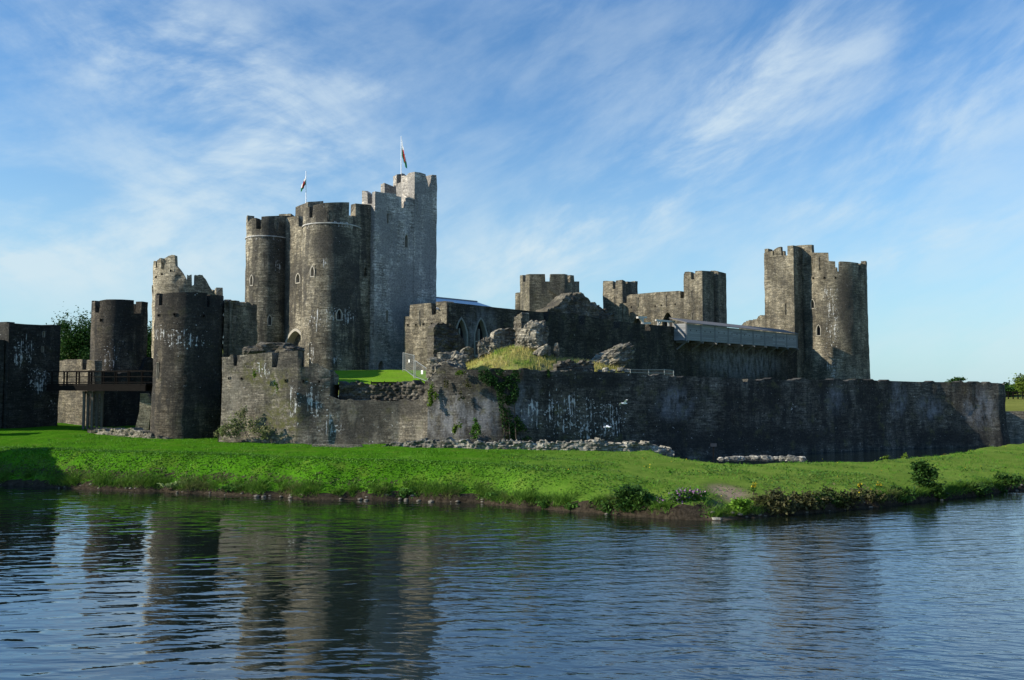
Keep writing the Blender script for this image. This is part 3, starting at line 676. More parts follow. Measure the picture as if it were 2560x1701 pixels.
tT = [plan(556, 73.6), plan(573, 72), plan(641, 77.5)]
pT = Path([(tT[2][0] - 1.6, tT[2][1] + .3), (tT[0][0] - .4, tT[0][1] + 2), *tT], True)
rT = thing('ruined_wall_stub', 'tall ruined wall stub with a dark side, right of the front round tower', 'ruin', (tT[1][0], tT[1][1] + 3, 0))
ring('wall', pT, M_frag, rT, zbot=0, thick=.6, rough=.1, rag=.12, step=.3, vstep=.35, rscale=2.0, prof=[(553, 755), (560, 752), (572, 752), (575, 754), (610, 758), (632, 762), (641, 764)], back=zat(758, 76), deck=zat(770, 76))
pK = Path([plan(100, 89.5), plan(237, 84.5)])
w = ring('crenellated_wall', pK, M_frag, zbot=-.5, thick=.8, rough=.06, rag=.04, prof=[(100, 904), (150, 902), (165, 899), (205, 899), (206, 925), (215, 925), (216, 900), (237, 902)])
tag(w, 'low sunlit wall with one gap, behind the footbridge', 'castle wall')
pK2 = Path([plan(237.5, 84.5), plan(385, 94)])
w = ring('stone_wall', pK2, M_left, zbot=-.5, thick=.8, rough=.1, rag=.1, prof=[(237, 926), (300, 932), (350, 930), (358, 915), (362, 900), (372, 893), (385, 896)])
tag(w, 'shadowed wall behind the legs of the footbridge', 'castle wall')
# footbridge
bl, br_ = at(138, 960, 79.5), at(384, 954, 74.5); bl.z = br_.z = 6.12
bd = (br_ - bl).normalized(); bn = Vector((bd.y, -bd.x, 0)); BL = (br_ - bl).length
rBr = thing('footbridge', 'dark timber footbridge on trestle legs leading to the front round tower', 'bridge', tuple((bl + br_) / 2 - Vector((0, 0, 4.5))))
mb = MB(); mb.beam(bl - Vector((0, 0, .08)), br_ - Vector((0, 0, .08)), 1.7, .12); mb.build('deck', M_wood, rBr, smooth=False)
for sd in (.8, -.8):
    o_ = bn * sd
    mb = MB(); mb.beam(bl + o_ - Vector((0, 0, .4)), br_ + o_ - Vector((0, 0, .4)), .2, .5); mb.build('beam', M_wood, rBr, smooth=False)
    mb = MB()
    for zz, th in ((1.12, .09), (.62, .06), (.12, .06)): mb.beam(bl + o_ + Vector((0, 0, zz)), br_ + o_ + Vector((0, 0, zz)), .07, th)
    mb.build('handrail', M_wood, rBr, smooth=False)
    for k in range(8):
        t_ = (k + .35) / 7.7; p = bl.lerp(br_, t_) + o_; mb = MB(); mb.beam(p - Vector((0, 0, .55)), p + Vector((0, 0, 1.12)), .11, .11); mb.build('post', M_wood, rBr, smooth=False)
for (px, D, sd, top) in ((213, 77.6, 0, 5.4), (223, 78.4, 0, 5.4), (234, 77.4, 0, 5.4), (246, 78.6, 0, 5.4), (258, 78.2, 0, 5.4)):
    q = plan(px, D); mb = MB(); mb.beam((q[0], q[1], 1.0), (q[0], q[1], top), .19, .19); mb.build('trestle_leg', M_leg, rBr, smooth=False)
mb = MB(); q0, q1 = plan(210, 77.9), plan(262, 77.6); mb.beam((*q0, 5.3), (*q1, 5.3), .25, .25); mb.build('trestle_head', M_leg, rBr, smooth=False)
# sloping masonry fin under the bridge
fin = [(335, 1082), (348, 1030), (351, 984), (367, 984), (377, 1004), (378, 1022), (370, 1082)]
mb = MB(); vs = [at(px, py, 75.6) for px, py in fin]; bk = [v + Vector((-.5, 1.6, 0)) for v in vs]; n_ = len(fin)
mb.add(vs + bk, [tuple(range(n_))] + [(i, i + n_, (i + 1) % n_ + n_, (i + 1) % n_) for i in range(n_)] + [tuple(range(n_, 2 * n_))[::-1]])
tag(mb.build('bridge_buttress', M_frag if False else stone('buttress_stone', (.42, .39, .29), stain=.2, white=.1, moss=.6, uvless=True), smooth=False), 'sloping mossy stone buttress under the right end of the footbridge', 'buttress')
# ================================================================== inner gatehouse
Cd = np.array(plan(826, 83.)); c0 = Cd + N1 * 2.0 + E1 * 1.0
c1, c3 = c0 + E1 * 9, c0 + E2 * 14; c2 = c3 + E1 * 9
GB = 5.5
rG = thing('gatehouse', 'tall twin towered gatehouse with a pointed gate arch and a flag on top', 'gatehouse', (c0[0], c0[1] + 4, GB))
core = Path([tuple(c2), tuple(c3), tuple(c0), tuple(c1)], True)
ring('gate_wall', core, M_gate, rG, zbot=GB, thick=.8, rough=.05, back=zat(530, 86), prof=[(690, 548), (725, 542), (740, 540), (741, 567), (751, 567), (752, 538), (760, 532), (840, 532), (868, 541), (884, 541), (885, 509), (922, 512), (940, 513)],
     wins=[(738, 857, 42, 58, 'gate'), (742, 696, 9, 22, 'arch'), (911, 679, 7, 24, 'dark'), (914, 880, 3, 30, 'slit')], deck=zat(575, 85))
for (cpx, D, r, prof, wins, crs, fl) in (
    (667, 91.6, 2.47, [(612, 557), (618, 550), (625, 546), (634, 545), (634, 573), (646, 573), (647, 542), (682, 540), (725, 541)], [(625, 701, 6, 24, 'arch'), (672, 801, 8, 24, 'arch'), (688, 566, 2.5, 26, 'slit')], [(591, .11)], (.12, 14)),
    (826, 83, 2.86, [(754, 532), (760, 522), (767, 516), (768, 545), (776, 545), (777, 514), (805, 508), (840, 506), (868, 506.5), (868, 541), (885, 541), (886, 541), (900, 541)], [(778, 679, 8, 24, 'arch'), (846, 787, 12, 25, 'arch'), (815, 540, 3, 30, 'slit'), (775, 875, 4, 38, 'slit')], [(559, .11)], (.12, 14))):
    c = plan(cpx, D); mw = M_gate
    tower('drum', '', c, r, mw, prof, zbot=GB, wins=wins, flare=fl, courses=crs, deckz=zat(575, D), root=rG, part='drum_tower', back=zat(545, D))
q = [plan(733, 93), plan(764, 90.6), plan(804, 92.4)]
ring('stair_turret', Path([(q[2][0] + .2, 95.5), (q[0][0] + .3, 95.5), *q], True), M_gate, rG, zbot=18, thick=.4, prof=[(733, 518), (764, 506), (765, 505), (803, 503)], back=zat(512, 92), deck=zat(520, 93), rough=.03)
q = [plan(692, 95), plan(722, 94.5)]
ring('stair_turret', Path([(q[1][0], 97), (q[0][0], 97), *q], True), M_gate, rG, zbot=18, thick=.4, prof=[(692, 536), (705, 535), (722, 537)], back=zat(536, 95), deck=zat(545, 95), rough=.03)
# grey kitchen block
def on_line(p, d, px):
    t_ = (px - CX) / F; return p + d * ((t_ * p[1] - p[0]) / (d[0] - t_ * d[1]))
K = on_line(c0, E1, 925) + N1 * .65; K = on_line(K, E1, 934)
Tt, Kr = on_line(K, E1, 1033), on_line(K, E1, 1089.5)
BLk = on_line(K, E2, 901); dp = float(np.linalg.norm(BLk - K))
rK = thing('grey_keep_block', 'tall rebuilt pale grey tower block with stepped battlements and the larger flag', 'castle tower', (K[0], K[1] + 3, GB))
Tm = Tt - E1 * .02
ring('wall', Path([tuple(Tm + E2 * dp), tuple(K + E2 * dp), tuple(K), tuple(Tm)], True), M_keep, rK, zbot=GB, thick=.6, rough=.05, flare=(.5, 3.2), back=zat(500, 87), deck=zat(535, 87),
     prof=[(901, 477), (908, 478), (914, 483), (914, 510), (926, 510), (926, 481), (932, 479), (936, 479), (960, 483), (986, 485), (988, 490), (1000, 493), (1001, 520), (1010, 520), (1011, 495), (1020, 493), (1031, 497)],
     wins=[(1013, 603, 7, 34, 'arch'), (966, 546, 4, 26, 'slit'), (966, 791, 4, 32, 'slit'), (952, 915, 14, 26, 'plain')])
Tf, Krf = Tt + N1 * .04, Kr + N1 * .04
ring('stair_turret', Path([tuple(Krf + E2 * 3.0), tuple(Tf + E2 * 3.0), tuple(Tf), tuple(Krf)], True), M_keep, rK, zbot=GB, thick=.5, rough=.05, back=zat(440, 90), deck=zat(472, 90), flare=(.2, 4),
     prof=[(1000, 440), (1012, 440), (1019, 433), (1033, 430), (1034, 430), (1048, 432), (1061, 436), (1062, 444), (1066, 452), (1068, 467), (1074, 467), (1075, 440), (1080, 437), (1090, 452)])
for (x0, x1, y0, y1, D) in ((949, 989, 458, 470, 90.5), (981, 1003, 438, 438, 92.0)):
    a_ = np.array(plan(x0 + 9, D)); b2 = on_line(a_, E1, x1)
    ring('parapet', Path([tuple(b2 + E2 * .7), tuple(a_ + E2 * .7), tuple(a_), tuple(b2)], True), M_keep, rK, zbot=17, thick=.3, rough=.03, prof=[(x0, y0 + 4), (x0 + 5, y0), (x0 + 9, y0), (x1, y1)], back=zat(y0, D), deck=zat(y0 + 8, D))
# string of lit flank quoin is the keep's own left face
# ================================================================== inner curtain wall, hall, hoarding
Q = np.array(plan(1117, 78.)); QL = on_line(Q, E2, 1009)
QE = on_line(Q, E1, 1994)
pI0 = Path([tuple(QL), tuple(Q)]); pI = Path([tuple(Q), tuple(QE)])
rI = thing('curtain_wall', 'dark inner curtain wall with two arched hall windows and crenels behind the grassy mound', 'castle wall', (Q[0], Q[1] + 2, 5.5))
ring('end_wall', pI0, M_back, rI, zbot=4.5, thick=1.0, rough=.07, rag=.03, step=.4,
     wins=[(1048, 794, 3, 38, 'slit'), (1019, 813, 4, 5, 'hole'), (1039, 813, 4, 5, 'hole'), (1058, 811, 4, 5, 'hole'), (1079, 810, 4, 5, 'hole'), (1096, 809, 4, 5, 'hole')], prof=[(1009, 792), (1023, 792), (1024, 763), (1050, 760), (1077, 758), (1078, 787), (1088, 787), (1089, 755), (1112, 753), (1117, 756)])
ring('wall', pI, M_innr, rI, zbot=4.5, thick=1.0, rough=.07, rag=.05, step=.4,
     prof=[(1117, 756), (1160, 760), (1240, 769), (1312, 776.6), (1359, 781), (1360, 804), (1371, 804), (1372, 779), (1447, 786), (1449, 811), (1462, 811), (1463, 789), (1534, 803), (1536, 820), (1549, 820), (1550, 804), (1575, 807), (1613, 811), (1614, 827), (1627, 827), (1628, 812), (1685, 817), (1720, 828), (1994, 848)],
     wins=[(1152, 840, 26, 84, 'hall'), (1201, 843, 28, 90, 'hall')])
# hall roof
Rf = lambda t_, n_, z: tuple(Q + E1 * t_ - N1 * n_) + (z,)
tA = float((on_line(Q, E1, 1312) - Q) @ E1)
rH = thing('hall_roof', 'low grey sheet roof showing above the inner curtain wall', 'roof', Rf(5, 5, 8))
we = zat(757, 78) - .45
def Rl(n_, z, px=1090): q_ = on_line(Q + E2 * n_, E1, px); return (q_[0], q_[1], z)
mb = MB(); mb.add([Rl(1.1, we), Rf(tA, 1.1, we), Rf(tA, 7, we + 1.75), Rl(7, we + 1.75), Rl(13, we), Rf(tA, 13, we), Rl(1.1, we - .15), Rf(tA, 1.1, we - .15), Rf(tA, 7, we + 1.6), Rl(7, we + 1.6)],
       [(0, 1, 2, 3), (3, 2, 5, 4), (6, 7, 1, 0), (1, 7, 8, 2), (0, 3, 9, 6)]); mb.build('roof_slope', MATS['roofsheet'], rH, smooth=False)
mb = MB(); mb.beam(Rl(7, we + 1.8), Rf(tA, 7, we + 1.8), .25, .12); mb.build('ridge', MATS['lead'], rH, smooth=False)
# timber hoarding
Hc = on_line(Q, E1, 1700); Hc = on_line(Q + N1 * 1.7, E1, 1715); He = on_line(Q + N1 * 1.7, E1, 1992)
HL = float(np.linalg.norm(He - Hc)); hz0, hz1 = zat(851, Hc[1]), zat(809, Hc[1])
rHo = thing('timber_hoarding', 'long silvery timber hoarding gallery hung along the top of the inner wall', 'hoarding', (Hc[0], Hc[1], 6))
V3 = lambda q_, z: Vector((q_[0], q_[1], z))
mb = MB(); mb.beam(V3(Hc, (hz0 + hz1) / 2), V3(He, (hz0 + hz1) / 2), .1, hz1 - hz0); mb.build('front_boarding', M_plank, rHo, smooth=False)
for e_ in (0, HL):
    a_ = Hc + E1 * (e_ + .06); mb = MB(); mb.beam(V3(a_ - N1 * .06, (hz0 + hz1) / 2), V3(a_ - N1 * 1.7, (hz0 + hz1) / 2), .1, hz1 - hz0); mb.build('end_boarding', M_plank, rHo, smooth=False)
a_, b2 = Hc - E1 * .3, He
mb = MB(); mb.add([V3(a_ + N1 * .35, hz1 + .02), V3(b2 + N1 * .35, hz1 + .02), V3(b2 - N1 * 2.2, hz1 + .75), V3(a_ - N1 * 2.2, hz1 + .75), V3(a_ + N1 * .35, hz1 + .12), V3(b2 + N1 * .35, hz1 + .12), V3(b2 - N1 * 2.2, hz1 + .85), V3(a_ - N1 * 2.2, hz1 + .85)],
       [(3, 2, 1, 0), (4, 5, 6, 7), (0, 1, 5, 4), (1, 2, 6, 5), (2, 3, 7, 6), (3, 0, 4, 7)]); mb.build('roof', M_barn, rHo, smooth=False)
for k in range(10):
    p = Hc + E1 * (HL * k / 9) + N1 * .09; mb = MB(); mb.beam(V3(p, hz0 - .12), V3(p, hz1), .18, .1); mb.build('batten', M_batten, rHo, smooth=False)
    mb = MB(); pp = Hc + E1 * (HL * k / 9 + .5); mb.beam(V3(pp + N1 * .1, hz0 - .14), V3(pp - N1 * 1.65, hz0 - .14), .26, .26); mb.beam(V3(pp - N1 * 1.62, hz0 - 1.1), V3(pp - N1 * .3, hz0 - .2), .16, .16); mb.build('bracket', M_barn, rHo, smooth=False)
for k in range(9):
    for u in (.3, .7):
        p = Hc + E1 * (HL * (k + u) / 9) + N1 * .052; z = hz0 + (hz1 - hz0) * .62; mb = MB(); mb.box((p[0], p[1], z), (.17, .02, .17), ax=E1); mb.build('peephole', MATS['void'], rHo, smooth=False)
# open frame of the hoarding over the wall head, left of the boarding
rF = thing('hoarding_frame', 'pale open timber frame beyond the left end of the hoarding', 'timber frame', (Hc[0] - 3, Hc[1] - 2, 12))
f0 = on_line(Q - N1 * .2, E1, 1640); f1 = on_line(Q - N1 * .2, E1, 1688)
mb = MB(); mb.beam(V3(f0, zat(801, f0[1])), V3(f1, zat(805, f1[1])), .2, .22); mb.build('wall_plate', M_oak, rF, smooth=False)
for px in (1646, 1672, 1685):
    p = on_line(Q - N1 * .2, E1, px); mb = MB(); mb.beam(V3(p, zat(822, p[1])), V3(p, zat(803, p[1])), .2, .2); mb.build('post', M_oak, rF, smooth=False)
mb = MB(); p = on_line(Q - N1 * .2, E1, 1644); p2 = on_line(Q - N1 * .2, E1, 1654); mb.beam(V3(p, zat(816, p[1])), V3(p2, zat(803, p2[1])), .16, .16); mb.build('brace', M_oak, rF, smooth=False)
rF = thing('timber_bracket', 'small pale timber bracket on the inner wall in front of the left archway', 'timber frame', (*on_line(Q, E1, 1605), 12))
f0 = on_line(Q - N1 * .3, E1, 1594); f1 = on_line(Q - N1 * .3, E1, 1616); mb = MB(); mb.beam(V3(f0, zat(794, f0[1])), V3(f1, zat(794, f1[1])), .3, .24); mb.build('head_beam', M_oak, rF, smooth=False)
p = on_line(Q - N1 * .3, E1, 1607); mb = MB(); mb.beam(V3(p, zat(812, p[1])), V3(p, zat(795, p[1])), .3, .3); mb.beam(V3(p, zat(806, p[1])), V3(on_line(Q - N1 * .3, E1, 1600), zat(796, p[1])), .2, .2); mb.build('post', M_oak, rF, smooth=False)
f0 = on_line(Q - N1 * .3, E1, 1606); f1 = on_line(Q - N1 * .3, E1, 1626); mb = MB(); mb.beam(V3(f0, zat(809, f0[1])), V3(f1, zat(808, f1[1])), .3, .24); mb.build('sill', M_oak, rF, smooth=False)
# ================================================================== rear towers
q = [plan(1300, 129), plan(1324, 124), plan(1412, 124.6), plan(1437, 127.5), plan(1449, 132)]
rN = thing('polygonal_tower', 'square-faced battlemented tower above the hall roof with a slanting strip standing in for a shadow', 'castle tower', (q[1][0] + 3, 128, 5))
ring('wall', Path([(q[4][0] - 1, 137), (q[0][0] + 1, 137), *q], True), M_back, rN, zbot=4, thick=.7, rough=.05, back=zat(706, 133), deck=zat(710, 127),
     prof=[(1300, 689), (1307, 688), (1308, 705), (1314, 705), (1315, 687), (1324, 685.6), (1363, 685.6), (1364, 704), (1376, 704), (1377, 685.6), (1414, 685.6), (1420, 687), (1421, 706), (1426, 706), (1427, 688), (1436, 689), (1437, 704), (1449, 704)])
p = plan(1370, 124.0); mb = MB(); mb.beam(at(1374, 722, 123.95), at(1413, 748, 124.2), .25, .5); mb.build('shadow_strip', M_back, rN, smooth=False)  # raised strip stands in for the diagonal shadow on this face
tower('rear_tower_turret', '', plan(1300, 131), .75, M_back, [(1288, 735), (1292, 732), (1310, 732)], zbot=5, root=rN, part='stair_turret', rag=0, deckz=zat(736, 131), back=zat(733, 131), flare=(0, 1), n=24)
G0 = np.array(plan(1759, 120.))
gx = lambda px: on_line(G0, E2, px)
rE = thing('gatehouse', 'distant gatehouse wall with two pointed archways between two square turrets', 'gatehouse', (G0[0] - 6, G0[1] + 8, 5))
gL, gLr = gx(1509.5), gx(1558)
ring('gate_wall', Path([tuple(gx(1556)), tuple(gx(1714))]), M_back, rE, zbot=4, thick=1.0, rough=.05, prof=[(1556, 758), (1568, 758), (1569, 741), (1575, 737), (1640, 731), (1698, 727.6), (1703, 728), (1704, 746), (1714, 745)],
     wins=[(1596, 812, 24, 48, 'plain'), (1671, 808, 27, 54, 'plain'), (1597, 755, 2.5, 24, 'slit'), (1668, 751, 2.5, 30, 'slit'), (1640, 766, 3, 4, 'hole'), (1655, 764, 3, 4, 'hole'), (1580, 768, 3, 4, 'hole'), (1690, 761, 3, 4, 'hole')])
for (xa, xb, prof, dpth, wins, bk) in ((1509.5, 1558, [(1509, 707), (1516, 703), (1533, 703), (1533.5, 723), (1540, 723), (1541, 702), (1558, 700), (1563, 702), (1566, 704), (1566.5, 712), (1570, 712), (1571, 704), (1590, 706)], 4.2, [(1538, 752, 2.5, 22, 'slit')], 703),
                                 (1712.5, 1759, [(1712, 686), (1717, 680), (1730, 680), (1730.5, 699), (1740.5, 699), (1741, 678), (1759, 677), (1800, 679), (1814, 684)], 3.4, [(1732, 736, 3, 20, 'slit'), (1733, 790, 3, 20, 'slit')], 680)):
    a_, b2 = gx(xa) - E1 * .12, gx(xb) - E1 * .12
    ring('turret', Path([tuple(b2 + E1 * dpth * 1.0 + E2 * 0), tuple(a_ + E1 * dpth), tuple(a_), tuple(b2)][1:] + [tuple(b2 + E1 * dpth)], True), M_back, rE, zbot=4, thick=.6, rough=.05, prof=prof, wins=wins, back=zat(bk, gx(xa)[1]), deck=zat(bk + 26, gx(xa)[1]))
a_ = gx(1759) + E1 * 3.6; b2 = a_ + E1 * .9 + N1 * .0
ring('turret', Path([tuple(a_ + N1 * .5 + E1 * 4 + E2 * 3), tuple(a_ + N1 * .5 + E2 * 3), tuple(a_ + N1 * .5), tuple(a_ + N1 * .5 + E1 * 2.4)], True), M_back, rE, zbot=4, thick=.5, rough=.04, prof=[(1780, 677), (1791, 677), (1800, 679), (1812, 682), (1830, 684)], back=zat(679, 122), deck=zat(700, 122))
# right tower
A0 = np.array(plan(1988, 133.5)); A1 = on_line(A0, E2, 1914)
rR = thing('round_tower', 'big round tower with streaked wall and stepped parapet at the right end', 'castle tower', (A0[0] + 4, A0[1] + 3, 5))
cT_ = plan(2079, 138); rad = 93.5 / 2100 * 138 * .985
ring('square_turret', Path([tuple(A0 + E1 * 5), tuple(A1 + E1 * 5), tuple(A1), tuple(A0)][1:] + [tuple(A0 + E1 * 5)], True), M_right, rR, zbot=4, thick=.6, rough=.06, back=zat(620, 136), deck=zat(650, 136),
     prof=[(1914, 634), (1920, 631), (1937, 628), (1938, 640), (1940, 640), (1941, 624), (1950, 619), (1958, 617), (1959, 639), (1974, 639), (1974.5, 615), (1988, 614), (2000, 616)], wins=[(1967, 772, 3, 30, 'slit')])
tower('x', '', cT_, rad, M_right, [(1988, 616), (2016, 613), (2035, 612), (2036, 632), (2060, 632), (2077, 632), (2078, 653), (2094, 654), (2094.5, 679), (2105, 679), (2105.5, 654), (2130, 655), (2153, 658), (2153.5, 676), (2157, 676), (2158, 659), (2171, 662)],
      zbot=4, root=rR, part='drum_tower', back=zat(660, 138), deckz=zat(690, 138), flare=(.25, 12), wins=[(2035, 760, 8, 22, 'arch'), (2049, 826, 9, 26, 'arch'), (2016, 640, 2.5, 36, 'slit'), (2054, 658, 2.5, 34, 'slit'), (2012, 697, 4, 5, 'hole'), (2038, 696, 4, 5, 'hole'), (2066, 695, 4, 5, 'hole'), (2094, 695, 4, 5, 'hole'), (2028, 910, 2.5, 30, 'slit')])
w = ring('broken_wall_end', Path([plan(1848, 152), plan(1918, 141)]), M_right, zbot=4, thick=1.2, rough=.12, rag=.25, step=.3, prof=[(1848, 822), (1862, 806), (1880, 801), (1893, 800), (1899, 791), (1910, 789), (1918, 792)])
tag(w, 'ragged sunlit wall end left of the big round tower', 'ruin')
# ================================================================== ruins between the walls
w = ring('broken_wall_peak', Path([plan(1366, 104), plan(1545, 113)]), M_back, zbot=6, thick=2.0, rough=.25, rscale=1.2, rag=.3, step=.16, vstep=.16, cob=.4, cell=.5,
     prof=[(1366, 780), (1378, 772), (1395, 762), (1412, 748), (1428, 734), (1442, 730), (1458, 738), (1470, 750), (1476, 762), (1484, 758), (1492, 760), (1502, 768), (1516, 772), (1528, 786), (1545, 802)])
tag(w, 'jagged broken wall peak rising behind the inner curtain wall', 'ruin')
def mass(name, label, px0, px1, D0, D1, prof, zb, th, mat, **k):
    w_ = ring(name, Path([plan(px0, D0), plan(px1, D1)]), mat, zbot=zb, thick=th, prof=prof, **{**dict(rough=.14, rscale=1.6, rag=.16, step=.09, vstep=.085, cob=.34, cell=.34), **k})
    return tag(w_, label, 'ruin')
mass('ruined_pillar', 'tall dark rubble pillar standing in front of the left hall window', 1084, 1146, 72.6, 73.6, [(1084, 818), (1090, 812), (1100, 808), (1122, 809), (1136, 816), (1146, 830)], 5.5, 1.6, M_rubd)
o = ring('rubble_lump', Path([plan(1140, 74.0), plan(1166, 75.5)]), M_rubd, zbot=5.5, thick=1.2, rough=.2, rscale=2.0, rag=.2, step=.16, vstep=.2, prof=[(1140, 826), (1150, 838), (1158, 848), (1166, 870)])
tag(o, 'shadowed rubble lump between the ruined pillar and the hall windows', 'ruin')
rock('rubble_heap', tuple(at(1118, 925, 66.2)), (1.55, 1.0, 1.25), M_rub, seed=3, cob=.3, sub=5, label='heap of loose rubble at the foot of the ruined pillar', cat='rubble', amp=.35, jag=5)
mass('small_ruined_pier', 'small broken pier with a flat slab on top, right of the ruined pillar', 1155, 1184, 70.5, 70.8, [(1155, 872), (1160, 869), (1180, 870), (1184, 872)], 5.5, .7, M_rub, rough=.1)
rock('holed_boulder', tuple(at(1219, 874, 70.5)), (.68, .5, .82), M_rub, seed=8, label='pale lump of masonry below the right hall window', cat='rubble', amp=.4, jag=5, cob=.26, cell=.22, sub=5)
w = ring('stepped_wall_remnant', Path([plan(1232, 73.5), plan(1284, 74.2), plan(1304, 73.4)]), M_rub, zbot=5.5, thick=.9, rough=.10, rscale=2.0, rag=.12, step=.09, vstep=.08, cob=.22, cell=.28,
     prof=[(1232, 846), (1235, 832), (1242, 826), (1262, 823), (1283, 820), (1285, 792), (1290, 789), (1300, 784), (1304, 786)])
tag(w, 'coursed wall remnant with a tall spur, beside the big boulder', 'ruin')
rock('fallen_masonry_boulder', tuple(at(1336, 842, 70.5)), (1.12, 1.0, 1.38), M_rub, seed=12, label='big rounded boulder of fallen masonry on the grassy mound', cat='rubble', amp=.2, jag=5, sub=5, cob=.24, cell=.3)
rock('leaning_slab', tuple(at(1354, 879, 69.2)), (.72, .5, .36), M_rub, seed=15, tilt=-.55, label='leaning slab at the foot of the big boulder', cat='rubble', jag=4)
mb = MB(); c = at(1373, 881, 69.6); mb.box(c, (.22, .3, .6)); tag(mb.build('pale_block', M_pale, smooth=False), 'small pale upright block right of the big boulder', 'stone')
rock('standing_stone', tuple(at(1391, 877, 70.)), (.25, .3, .66), M_rub, seed=18, label='narrow standing stone on the dry grass', cat='stone', amp=.2)
mass('low_ruin_wall', 'low dark remains of a wall among the dry grass', 1391, 1486, 66.5, 67.4, [(1391, 914), (1405, 906), (1420, 903), (1440, 906), (1460, 904), (1480, 907), (1486, 914)], 5.2, .8, M_rubd)
rock('tilted_masonry_block', tuple(at(1531, 897, 72.)), (1.95, 1.3, .95), M_rub, seed=23, tilt=-.42, rot=.15, label='large tilted block of fallen masonry with grass on its crest', cat='rubble', amp=.22, sub=5, beds=.2, jag=4, cob=.16, cell=.28)
for i, (px, py, s) in enumerate(((1515, 925, .3), (1532, 928, .24), (1552, 924, .34), (1568, 927, .26), (1500, 928, .2))):
    rock('loose_stone', tuple(at(px, py, 67.2 + .2 * i)), (s, s * .8, s * .6), M_pale, seed=30 + i, sub=3, label='loose pale stone lying below the tilted masonry block', cat='stone', group='stones below the tilted block')
for i, (px, py, s, D) in enumerate(((655, 873, 1.1, 69.5), (690, 868, 1.2, 69.5), (728, 873, .8, 69))):
    rock('rubble_lump', tuple(at(px, py + 6, D)), (s * 1.3, s, s * .5), M_rubd, seed=40 + i, label='dark rubble lump showing over the crenellated outer wall', cat='rubble', group='rubble behind the outer wall', jag=5)
# low footings on the berm
w = ring('low_footing_wall', Path([plan(948, 62.2), plan(1180, 61.0), plan(1480, 61.0), plan(1682, 62.6)]), M_pale, zbot=.2, thick=.9, rough=.14, rscale=1.8, rag=.2, step=.075, vstep=.07, cob=.2, cell=.24,
     prof=[(948, 1121), (958, 1116), (1004, 1108), (1070, 1101), (1110, 1100), (1180, 1105), (1262, 1103), (1378, 1107), (1420, 1104), (1510, 1106), (1556, 1106), (1600, 1107), (1645, 1112), (1668, 1120), (1682, 1130)])
tag(w, 'long low line of pale ruined footings on the grass below the outer wall', 'ruin')
w = ring('low_kerb_wall', Path([plan(782, 62.0), plan(908, 62.0)]), M_rub, zbot=.2, thick=.5, rough=.06, rag=.06, step=.2, vstep=.2, prof=[(782, 1112), (830, 1113), (900, 1113), (908, 1116)])
tag(w, 'short low coursed kerb wall in the grass dip', 'ruin')
w = ring('bridge_footing', Path([plan(225, 73.5), plan(300, 72.0), plan(385, 69.4), plan(420, 68.6)]), M_rub, zbot=.6, thick=1.0, rough=.14, rscale=1.6, rag=.2, step=.09, vstep=.08, cob=.24, cell=.26, prof=[(225, 1076), (250, 1074), (300, 1074), (330, 1076), (360, 1080), (390, 1088), (420, 1096)])
tag(w, 'tumbled line of footing stones below the footbridge', 'ruin')
for i in range(16):
    px = 1806 + i * 13.5 + random.uniform(-4, 4); z = .95; p = ground(px, 1150 - 2.2 * math.sin(i / 16 * 3.1), z); s = random.uniform(.16, .3)
    rock('pale_footing_stone', (p.x, p.y + .3, z + .02), (s * 1.3, s, s * .8), M_pale, seed=60 + i, sub=3, label='pale stone in the short row at the edge of the moat', cat='stone', group='row of stones by the moat')
# ================================================================== terrace inside the outer wall
ox = np.array([p[0] for p in OUT]); oy = np.array([p[1] for p in OUT])
def terr_h(P):
    yw = np.interp(P[:, 0], ox, oy)
    z = 6.05 + 1.4 * sstep((P[:, 1] - yw - 1) / 17) * np.clip((14 - P[:, 0]) / 10, 0, 1) - .35 * np.clip((P[:, 0] - 2) / 10, 0, 1)
    return z + .05 * fbm(np.c_[P * .4, P[:, 0] * 0], 3)
def terr_m(P): return (P[:, 1] > np.interp(P[:, 0], ox, oy) + .75) & (P[:, 0] > -23.0) & (P[:, 0] < 49.5)
tag(link('lawn', grid_mesh('lawn', np.arange(-23, 50, .5), np.arange(63, 150, .5), terr_h, terr_m), M_lawn), kind='structure')
mc = plan(1284, 70.)
def mound_h(P):
    x = P[:, 0]; y = P[:, 1]
    prof = np.interp(x, [plan(p_, 69)[0] for p_ in (1120, 1165, 1200, 1240, 1285, 1320, 1360, 1400, 1450, 1500, 1560, 1620)], [5.6] + [zat(y_, 69.5) for y_ in (916, 901, 882, 870, 872, 886, 898, 903, 909, 922)] + [5.6])
    cy = 70.2 + .12 * x
    yw = np.interp(x, ox, oy)
    k = np.where(y < cy, sstep((y - yw - .4) / (cy - yw - .4)) ** .8, np.exp(-((y - cy) / 3.2) ** 2))
    return 5.75 + (prof - 5.75) * k + .06 * fbm(np.c_[P * .9, x * 0], 4)
tag(link('grass_mound', grid_mesh('grass_mound', np.arange(-5.4, 11.2, .2), np.arange(63, 80, .2), mound_h, lambda P: (P[:, 1] > np.interp(P[:, 0], ox, oy) + .6)), M_dry), kind='structure')
n = 15000; P = np.c_[RNG.uniform(-5.0, 10.5, n), RNG.uniform(63.5, 72.5, n)]; P = P[P[:, 1] > np.interp(P[:, 0], ox, oy) + .7]; P = P[fbm(np.c_[P * 1.1, P[:, 0] * 0 + 3], 3) > -.55]
z = mound_h(P); P = P[z > 6.2]; z = z[z > 6.2]
tag(link('dry_grass', blade_mesh('dry_grass', np.c_[P, z - .02], .32, .05, .3), leafmat('dry_grass_blades', (.62, .50, .20), (.42, .42, .10), (.22, .34, .05), .45, .35)), 'long dry yellow grass covering the mound', 'grass', kind='stuff')
